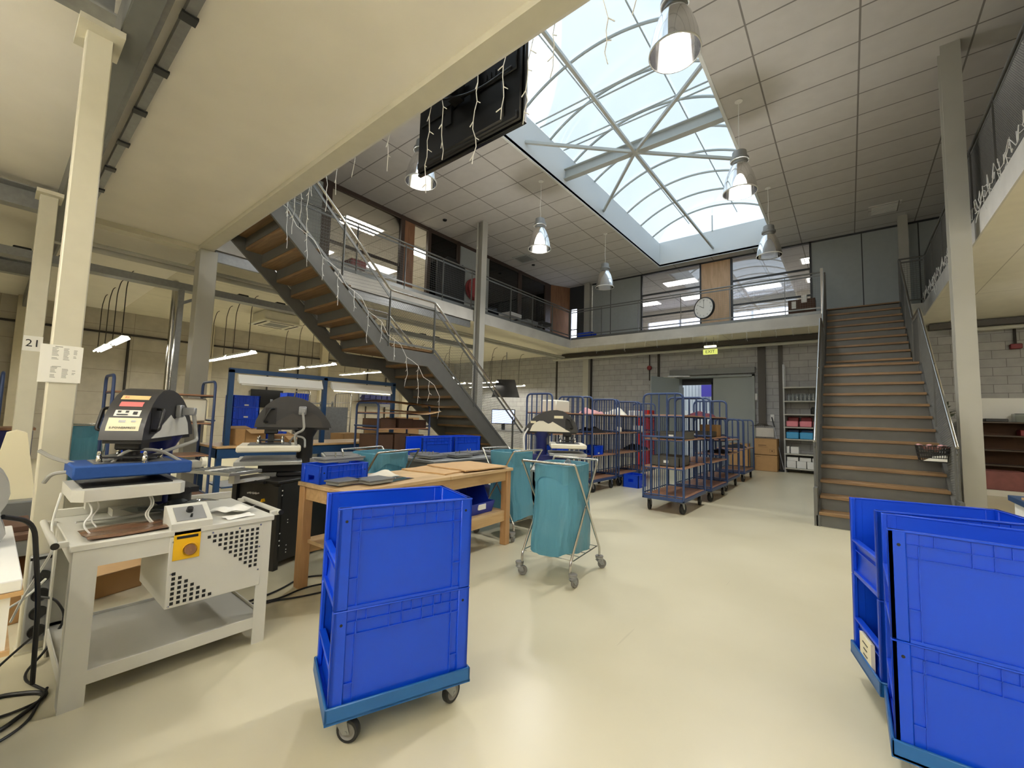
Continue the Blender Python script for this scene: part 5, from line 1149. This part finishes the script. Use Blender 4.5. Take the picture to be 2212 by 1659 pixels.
def cable(name,label,pts,r=.006,m='black',rr=.1):
    return tag(MB().tube(rpath(pts,rr,6),r,8).build(name,M[m]),label,'cable')
cable('power_cable','black cable looping from the socket strip to the floor',[(-3.43,.26,.31),(-3.38,.31,.3),(-3.36,.36,.2),(-3.4,.3,.03),(-3.2,.2,.008),(-2.9,.3,.008),(-2.85,.1,.008),(-3.2,-.1,.008),(-3.5,-.3,.008)])
cable('power_cable','black cable falling from the lowest socket to the floor',[(-3.43,.26,.12),(-3.35,.2,.1),(-3.3,.12,.04),(-3.1,.05,.008),(-2.8,-.1,.008),(-2.6,.0,.008),(-2.7,.2,.008),(-3.0,.28,.008)])
cable('power_cable','thick black cable lying on the floor below the side table',[(-3.3,-.3,.01),(-2.9,-.15,.01),(-2.7,.1,.01),(-2.95,.3,.01),(-3.1,.1,.01),(-2.8,-.2,.01)],.009)
cable('power_cable','white cable tied to the socket strip',[(-3.43,.27,.4),(-3.3,.2,.36),(-3.1,.05,.34),(-2.95,-.1,.42)],.006,'white_paint')
load('adapter_block','small white adapter block on the floor beside the near cream column','adapter','white_plastic',(-3.62,.36,0),(-3.5,.46,.09),.008)
cable('floor_cable','black cable looping on the floor between the near white press and the wooden table',[(-3.3,1.13,.008),(-3.35,1.45,.008),(-3.5,1.7,.008),(-3.32,1.95,.008),(-3.2,1.9,.008),(-3.28,1.6,.008),(-3.2,1.4,.008),(-3.3,1.2,.008),(-3.0,1.12,.008)],.006,'black',.12)
cable('floor_cable','black cable ending in a loose plug beside the wooden table leg',[(-3.15,1.12,.008),(-3.22,1.35,.008),(-3.14,1.5,.008),(-3.08,1.72,.01)],.006,'black',.1)
# ------------------------------------------------------------------ far wall: shelf unit, cartons, mop, duct, exit sign
su=thing('shelf_unit','grey steel shelf unit with six shelves left of the right staircase','shelving',(-1.46,14.15,0))
for x in (0,.98):
    for y in (0,.38): MB().box((x,y,0),(x+.035,y+.035,3.05)).build('upright',M['galv'],su)
for x in (.0,.985): MB().box((x+.012,.035,.05),(x+.02,.38,2.4)).build('side_panel',M['galv'],su)
SZ=(.13,.53,.94,1.275,1.635,2.01,2.4)
for z in SZ: MB().box((.0,-.005,z-.035),(1.015,.42,z),.004).build('shelf',M['steel_light'],su)
glassy('bottle_clear',(225,230,230),1.5,.25)
k=0
for i in range(9):
    bt=MB().lathe([(.001,.0),(.036,0),(.038,.01),(.038,.12),(.03,.15),(.014,.17),(.014,.2),(.001,.2)],n=14).build('clear_bottle',M['bottle_clear'],None,(-1.33+i*.095,14.27,2.011)); tag(bt,'clear empty bottle in the row on the upper shelf of the steel shelf unit','bottle','clear bottles on the upper shelf')
    if i<8:
        tag(dup(bt,(-1.29+i*.095,14.38,2.011)),'clear empty bottle in the back row on the upper shelf of the steel shelf unit','bottle','clear bottles behind the front row')
tag(MB().lathe([(.001,0),(.07,0),(.075,.02),(.075,.16),(.05,.17),(.05,.2),(.001,.2)],n=18).build('black_tub',M['black'],None,(-.76,14.3,1.636)),'single black tub on an otherwise empty shelf of the steel shelf unit','tub')
mat('pack_pink',(206,120,132),.35); mat('pack_blue',(60,150,200),.35); mat('pack_blue_dark',(30,60,110),.35); mat('pack_white',(214,214,212),.45)
for i in range(3): load('foil_pack','pink pack in the front row of the steel shelf unit, '+['next to the upright','in the middle','beside the staircase'][i],'pack','pack_pink',(-1.4+.31*i,14.18,1.276),(-1.12+.31*i,14.38,1.44),.02,'pink packs on the shelf')
for i in range(3): load('foil_pack','dark pink pack in the back row of the steel shelf unit, '+['next to the upright','in the middle','beside the staircase'][i],'pack','red_dark',(-1.38+.31*i,14.385,1.276),(-1.12+.31*i,14.54,1.55),.02,'dark pink packs on the shelf')
for i in range(3): load('foil_pack','bright blue pack in the front row of the steel shelf unit, '+['next to the upright','in the middle','beside the staircase'][i],'pack','pack_blue',(-1.41+.32*i,14.18,.941),(-1.11+.32*i,14.38,1.13),.02,'blue packs on the shelf')
for i in range(3): load('foil_pack','dark blue pack in the back row of the steel shelf unit, '+['next to the upright','in the middle','beside the staircase'][i],'pack',('pack_blue_dark','pack_blue_dark','pack_blue')[i],(-1.39+.32*i,14.385,.941),(-1.11+.32*i,14.54,1.2),.02,'dark blue packs on the shelf')
load('white_bottle_box','small upright white carton on the half-empty low shelf of the steel shelf unit','carton','pack_white',(-1.41,14.2,.531),(-1.34,14.3,.73),.006)
load('white_bottle_box','square white carton on the half-empty low shelf of the steel shelf unit','carton','pack_white',(-1.31,14.2,.531),(-1.12,14.34,.72),.006)
for i in range(3): load('white_carton','small white carton atop the bottom row of the shelf unit, '+['next to the upright','in the middle','beside the staircase'][i],'carton','pack_white',(-1.40+.29*i,14.2,.33),(-1.14+.29*i,14.36,.43),.006,'white cartons on the bottom shelf')
for i in range(4): load('white_carton','wide white pack in the bottom row of the steel shelf unit, '+['next to the upright','second from the upright','third from the upright','beside the staircase'][i],'carton','pack_white',(-1.41+.235*i,14.18,.131),(-1.19+.235*i,14.4,.328),.01,'white packs on the bottom shelf')
for k,(lab,h) in enumerate((('lower of two cardboard boxes stacked against the far wall','a'),('upper of two cardboard boxes stacked against the far wall','b'))):
    t=carton(lab,-2.17,13.98,.46*k,0,.56,.5,.455,False,'cardboard',open_=False,group='boxes against the far wall')
    b=MB()
    if k: b.box((.1,-.002,.26),(.3,0,.275)); b.box((.1,-.002,.22),(.33,0,.226)); b.box((.38,-.002,.07),(.5,0,.075)); b.box((.38,-.002,.16),(.5,0,.165)); b.box((.38,-.002,.07),(.385,0,.165)); b.box((.495,-.002,.07),(.5,0,.165)); b.prism([(.44,.09),(.47,.13),(.41,.13)],'Y',-.002,0)
    else: b.box((.04,-.002,.4),(.16,0,.408))
    b.build('print',M['cardboard_dark'],t)
carton('brown carton behind the low trolleys beside the door leaf',-2.75,13.6,0,.1,.5,.5,.75,False,'cardboard',open_=False)
mp_=thing('floor_squeegee','long-handled black floor squeegee leaning beside the steel shelf unit','squeegee',(-1.5,14.2,0)); MB().tube([(.02,0,.06),(-.29,.32,1.52)],.012,8).build('handle',M['silver'],mp_); MB().tube([(-.22,.255,1.25),(-.29,.325,1.54)],.017,8).build('grip',M['black'],mp_); MB().box((-.1,-.03,0),(.12,.03,.06),.006).build('head',M['black'],mp_)
dk=thing('wall_cable_duct','broad dark cable duct dropping down the far block wall with frayed wires at its foot','cable duct',(-2.03,14.5,0)); MB().box((-.1,0,1.34),(.1,.095,3.78)).build('duct',M['duct_dark'],dk)
for k in range(11):
    a=(k-5)*.1; MB().tube([(a*.18,.02,1.36),(a*.3,-.02,1.30),(a*.62,-.04,1.27)],.007,5).build('loose_wire',M['duct_dark'],dk)
tag(MB().box((-2.3,14.55,.95),(-1.75,14.6,1.22)).build('wall_panel_white',M['plaster_w']),'pale board on the block wall below the dark cable duct','board')
tag(MB().box((-1.6,14.53,.02),(-1.49,14.6,3.78)).build('wall_cable_duct',M['duct_dark']),'narrow dark cable duct on the far wall just left of the shelf unit','cable duct')
tag(MB().box((-1.83,14.57,1.42),(-1.73,14.6,1.62),.005).build('wall_socket',M['white_paint']),'white socket plate on the block wall above the squeegee','socket')
tag(MB().box((-2.28,14.56,2.05),(-2.16,14.6,2.25),.005).build('light_switch',M['white_paint']),'white switch box beside the grey door leaf','switch')
fa=thing('fire_alarm','red alarm sounder on a dark conduit left of the grey double door','alarm',(-5.48,14.58,3.2)); MB().lathe([(.001,-.09),(.07,-.08),(.085,-.03),(.085,0)],(0,0,0),20,0,'Y').build('sounder',M['red_dark'],fa); MB().tube([(0,-.01,-.45),(0,-.01,.5)],.02,8).build('conduit',M['dark_gap'],fa)
fa=thing('fire_alarm','red alarm box hanging on the block wall right of the right staircase','alarm',(3.0,14.55,3.25)); MB().box((-.09,-.1,-.05),(.09,.04,.06),.01).build('sounder',M['red_dark'],fa); MB().tube([(0,0,.08),(0,0,.6)],.025,8).build('conduit',M['dark_gap'],fa)
ex=thing('exit_sign','green-yellow lit EXIT sign hanging under the far slab','sign',(-3.22,13.5,3.46)); MB().box((-.2,-.02,-.08),(.2,.02,.08),.006).build('panel',M['exit_glow'],ex); MB().box((-.17,-.04,.13),(.17,.04,.19),.01).build('lamp_housing',M['exit_lamp'],ex)
MB().tube([(-.1,0,.19),(-.1,0,.44)],.006,6).build('hanger',M['galv'],ex); MB().tube([(.1,0,.08),(.1,0,.44)],.006,6).build('hanger',M['galv'],ex)
text('lettering','EXIT',.13,M['frame_dark'],ex,(0,-.022,0),(PI/2,0,0))
# clock on the far walkway railing
ck=thing('station_clock','round white clock with a thick black rim on the far walkway railing','clock',(-3.28,13.1,4.72),-.35)
MB().lathe([(.001,.0),(.3,0),(.325,-.02),(.33,-.08),(.315,-.1),(.3,-.09)],(0,.05,0),48,0,'Y').build('case',M['black'],ck)
MB().lathe([(.001,-.075),(.305,-.075)],(0,.05,0),48,0,'Y').build('dial',M['white_paint'],ck)
for hname,a,L_,w_ in (('hour_hand',PI/2+PI/3,.15,.012),('minute_hand',PI/2,.22,.009)): MB().bar((0,-.028,0),(math.cos(a)*L_*1.1,-.028,math.sin(a)*L_*1.1),w_,.002,up=(0,1,0)).build(hname,M['black'],ck)
for n_ in range(1,13):
    a=PI/2-n_*PI/6; text('numeral',str(n_),.055,M['black'],ck,(.235*math.cos(a),-.027,.235*math.sin(a)),(PI/2,0,0),.0005)
MB().box((-.02,.05,-.02),(.02,.14,.02)).build('bracket',M['black'],ck)
# ------------------------------------------------------------------ things on the walkways
smallcrate('blue crate standing on the far walkway at the left corner',-7.15,13.75,T_,PI/2,.35,.6,.28,'crate_blue','small blue crates',False)
smallcrate('small dark blue crate beside the larger crate on the far walkway corner',-6.75,13.7,T_,0,.25,.35,.2,'bin_blue','small blue crates',False)
t=carton('open brown carton with white papers on the far walkway beside the staircase',-1.22,13.42,T_,0,.6,.4,.5,False,'cardboard_dark')
MB().box((.08,-.004,.26),(.18,-.001,.46)).build('label_card',M['paper'],t); MB().box((.3,-.02,.4),(.42,.2,.6)).build('paper',M['paper'],t)
for i,(y,r_,m) in enumerate(((3.4,.24,'platen_grey'),(4.5,.22,'pack_white'),(5.6,.2,'pack_white'))):
    tag(MB().lathe([(.03,0),(.05,0)],(0,0,0),16).lathe([(.05,-.55),(r_,-.55),(r_,.55),(.05,.55),(.05,-.55)],(0,0,0),28,0,'Y').build('fabric_roll',M[m],None,(-8.75,y,T_+r_),.05*i),['dark grey roll lying on the left walkway behind the staircase railing','white roll lying on the left walkway in the middle of three rolls','white roll lying on the left walkway nearest the door gap'][i],'roll','rolls on the left walkway')
tag(MB().box((-.28,-.2,0),(.28,.2,.2),.02).build('wooden_crate',M['red_dark'],None,(-9.0,5.1,T_+.45)),'reddish box resting on the white rolls of the left walkway','box')
bb=thing('black_board','black board with a wavy top edge standing on the left walkway','board',(-8.98,7.62,T_)); 
pts=[(0,.05),(1.1,.05),(1.1,1.55)]+[(1.1-.1*i,1.62+.13*math.exp(-((i-5.5)/2.2)**2)+.03*math.sin(i*2)) for i in range(1,11)]+[(0,1.55)]
MB().prism(pts,'X',0,.03).build('panel',M['black'],bb); MB().box((-.2,.1,0),(.2,.14,.05)).build('foot',M['black'],bb); MB().box((-.2,.96,0),(.2,1.0,.05)).build('foot',M['black'],bb)
rl=thing('fire_hose_reel','round red fire hose reel on the grey panel beside the tall left column','hose reel',(-9.18,9.3,5.3)); MB().lathe([(.1,0),(.33,0),(.34,.03),(.33,.06),(.2,.07),(.2,.14),(.33,.15),(.34,.18),(.33,.2),(.1,.2)],(0,0,0),36,0,'X').build('reel_drum',M['hose_red'],rl); MB().lathe([(.001,.21),(.1,.2),(.1,0)],(0,0,0),20,0,'X').build('hub',M['red_dark'],rl)
tag(MB().box((-9.2,8.85,5.35),(-9.17,8.95,5.47),.005).build('wall_switch',M['white_paint']),'small pale box on the grey panel beside the red hose reel','switch')
for i,(x,y,h) in enumerate(((-8.6,10.5,.5),(-8.5,11.3,.4),(-8.6,12.3,.55))):
    t=thing('stacked_chair_frame',['low white equipment frame on the left walkway past the tall column','grey equipment frame in the middle of the far part of the left walkway','dark equipment frame at the corner end of the left walkway'][i],'equipment frame',(x,y,T_)); 
    MB().box((-.25,-.3,h-.12),(.25,.3,h),.01).build('top',M[('pack_white','galv','black')[i]],t)
    for sx in (-.22,.2):
        for sy in (-.27,.25): MB().box((sx,sy,0),(sx+.02,sy+.02,h-.12)).build('leg',M['galv'],t)
# ------------------------------------------------------------------ right side under the walkway
rb=thing('edge_bench','workbench with slate blue edge and white body at the right edge behind the crates','workbench',(1.13,4.25,0))
MB().box((0,0,.70),(1.3,1.75,.75),.004).build('benchtop',M['frame_blue'],rb); MB().box((.03,.03,.05),(1.27,1.7,.70)).build('body',M['white_paint'],rb)
tag(MB().prism([(-.35,-.5),(.4,-.45),(.42,.45),(-.3,.55)],'Z',0,.02).build('plywood_board',M['table_wood'],None,(1.5,5.15,.752),.1),'thin plywood board lying on the slate-edged bench at the right edge','board')
carton('open cardboard box on the plywood board at the right edge',1.36,4.95,.773,.1,.5,.5,.2,True,'cardboard')
cbn=thing('low_cabinet','long dark brown shelf cabinet against the far wall beyond the right staircase','cabinet',(2.0,14.05,0))
for z in (.08,.55,.88,1.2,1.5): MB().box((0,0,z),(3.2,.5,z+.03)).build('shelf',M['cab_brown'],cbn)
MB().box((0,.48,0),(3.2,.5,1.5)).build('back_panel',M['cardboard_dark'],cbn)
for x in (0,1.58,3.17): MB().box((x,0,0),(x+.03,.5,1.5)).build('side_panel',M['cab_brown'],cbn)
tag(MB().box((2.1,14.56,1.54),(5.2,14.598,2.08),.003).build('white_board',M['white_paint']),'long white board on the block wall above the brown shelf cabinet','board')
load('black_tray','flat black tray on top of the brown shelf cabinet','tray','black',(2.4,14.15,1.53),(2.75,14.45,1.6),.01)
load('clear_box','clear plastic box on top of the brown shelf cabinet','box','bottle',(2.85,14.15,1.53),(3.3,14.45,1.72),.01)
load('blue_tray','dark blue tray on top of the brown shelf cabinet','tray','navy',(3.4,14.15,1.53),(3.8,14.45,1.66),.01)
load('red_tool_case','dark red case on the upper shelf of the brown shelf cabinet','case','red_dark',(2.9,14.1,1.23),(3.5,14.4,1.36),.01)
load('red_storage_box','dusty red box in front of the brown shelf cabinet','box','dull_red',(2.1,13.1,.12),(2.75,13.6,.5),.01)
load('pale_platform','pale low platform under the dusty red box','platform','plaster_w',(2.0,13.0,0),(3.1,13.7,.12),.004)
# potted plant behind the tall right column
mat('leaf',(46,60,34),.5,var=.2); mat('pot',(60,56,52),.7)
pl_=thing('potted_plant','dark bushy potted plant between the right staircase and the tall column','plant',(1.27,10.3,0)); MB().lathe([(.001,0),(.15,0),(.19,.32),(.17,.32),(.16,.27),(.001,.27)],n=24).build('pot',M['pot'],pl_)
R_=random.Random(5); b=MB(); st_=MB()
for k in range(70):
    a=R_.uniform(0,2*PI); h=R_.uniform(.5,1.7); l=R_.uniform(.3,.55); c0=Vector((.05*math.cos(a),.05*math.sin(a),h)); d_=Vector((math.cos(a),math.sin(a),R_.uniform(.1,.8))).normalized(); sd=d_.cross(Vector((0,0,1))).normalized()*.03
    b.face([c0,c0+d_*l*.5+sd,c0+d_*l-Vector((0,0,.08)),c0+d_*l*.5-sd])
b.build('foliage',M['leaf'],pl_)['kind']='stuff'
MB().tube([(0,0,.27),(.02,.01,.9),(0,.02,1.65)],.014,6).build('stem',M['pot'],pl_)
wbk=thing('wire_basket','black wire basket with a checked liner hooked on the right staircase railing','basket',(.83,7.72,.92))
b=MB()
for z,k in ((0,.82),(.05,.88),(.1,.93),(.15,.97),(.2,1.)): b.tube([(-.15*k,-.13*k,z),(.15*k,-.13*k,z),(.15*k,.13*k,z),(-.15*k,.13*k,z)],.006,5,closed=True)
for i in range(13):
    f=-1+2*i/12
    for s in (-1,1): b.tube([(f*.123,s*.107,0),(f*.15,s*.13,.2)],.0045,4); b.tube([(s*.123,f*.107,0),(s*.15,f*.13,.2)],.0045,4)
b.build('wire_body',M['black'],wbk)
b=MB(); b.grid(lambda u,v:(-.145+.29*u,-.125+.25*v,.2+.014*math.sin(17*u)+.012*math.sin(13*v)-.06*math.sin(u*PI)*math.sin(v*PI)),20,12); b.build('liner',M['cloth_pink'],wbk)
MB().prism([(-.1,.008),(.12,.008),(.12,.09),(0,.07)],'Y',-.115,-.11).build('paper',M['paper'],wbk); MB().tube([(.15,0,.2),(.17,0,.21)],.005,6).build('hook',M['black'],wbk)
# monitors and machines glimpsed behind the first cage trolley
mn=thing('work_monitor','bluish lit monitor behind the far press head','monitor',(-6.6,7.9,1.16),.4); MB().box((-.3,-.02,0),(.3,.02,.36),.006).build('housing',M['black'],mn); MB().box((-.28,-.023,.02),(.28,-.02,.34)).build('screen',M['screen_blue'],mn); MB().box((-.04,0,-.14),(.04,.04,.1)).build('stand',M['black'],mn)
ds=thing('computer_desk','grey desk under the lit monitor behind the railing foot','desk',(-7.4,7.75,0)); MB().box((0,0,.98),(1.8,.7,1.02)).build('desktop',M['steel_light'],ds)
for x in (0,1.75):
    for y in (0,.65): MB().box((x,y,0),(x+.05,y+.05,.98)).build('leg',M['galv'],ds)
# ------------------------------------------------------------------ camera, light, world
sc=bpy.context.scene
cam_d=bpy.data.cameras.new('camera'); cam=bpy.data.objects.new('camera',cam_d); C.objects.link(cam)
F=906.8; yaw,pitch,roll=-.67732,.0772,.02761
f=Vector((math.sin(yaw)*math.cos(pitch),math.cos(yaw)*math.cos(pitch),math.sin(pitch))); r=Vector((math.cos(yaw),-math.sin(yaw),0)); u=r.cross(f)
r2=math.cos(roll)*r+math.sin(roll)*u; u2=-math.sin(roll)*r+math.cos(roll)*u
cam.matrix_world=Matrix(((r2.x,u2.x,-f.x,0),(r2.y,u2.y,-f.y,0),(r2.z,u2.z,-f.z,1.35),(0,0,0,1)))
cam_d.sensor_fit='HORIZONTAL'; cam_d.sensor_width=36; cam_d.lens=F/2212*36; cam_d.clip_start=.05; cam_d.clip_end=100
sc.camera=cam
w=bpy.data.worlds.new('sky'); sc.world=w; w.use_nodes=True; bg=w.node_tree.nodes['Background']
bg.inputs[0].default_value=(*lin((226,238,250)),1); bg.inputs[1].default_value=SKY
def area(name,loc,sx,sy,power,color=(1,1,1),rot=(0,0,0),portal=False,spread=None):
    l=bpy.data.lights.new(name,'AREA'); l.shape='RECTANGLE'; l.size=sx; l.size_y=sy; l.energy=power; l.color=color
    if spread: l.spread=spread
    o=bpy.data.objects.new(name,l); C.objects.link(o); o.location=loc; o.rotation_euler=rot
    if portal: l.cycles.is_portal=True
    return o
area('rooflight_portal',(XC,(Y0+Y1)/2,8.1),X1-X0,Y1-Y0,1,portal=True)
area('door_portal',(-3.95,15.0,1.4),1.1,2.8,1,rot=(-PI/2,0,0),portal=True)
def point(name,loc,power,color,rad=.06):
    l=bpy.data.lights.new(name,'POINT'); l.energy=power; l.color=color; l.shadow_soft_size=rad; o=bpy.data.objects.new(name,l); C.objects.link(o); o.location=loc; return o
for x,y,l,lab in spec:
    if l:
        d_=bpy.data.lights.new('pendant_light','SPOT'); d_.energy=PEND; d_.color=(1,.975,.93); d_.spot_size=math.radians(165); d_.spot_blend=.5; d_.shadow_soft_size=.17
        o=bpy.data.objects.new('pendant_light',d_); C.objects.link(o); o.location=(x,y,ZP-.03)
sc.cycles.use_denoising=True
try: sc.cycles.denoiser='OPENIMAGEDENOISE'; sc.cycles.denoising_input_passes='RGB_ALBEDO_NORMAL'; sc.cycles.denoising_prefilter='ACCURATE'
except Exception: pass
sc.cycles.max_bounces=10; sc.cycles.diffuse_bounces=5; sc.cycles.glossy_bounces=4; sc.cycles.transmission_bounces=6; sc.cycles.transparent_max_bounces=12
sc.cycles.caustics_reflective=False; sc.cycles.caustics_refractive=False; sc.cycles.sample_clamp_indirect=6; sc.cycles.use_light_tree=True
vs=sc.view_settings; vs.view_transform='Standard'; vs.look='None'; vs.gamma=1; vs.use_curve_mapping=False; vs.exposure=EXPOSURE
sc.display_settings.display_device='sRGB'
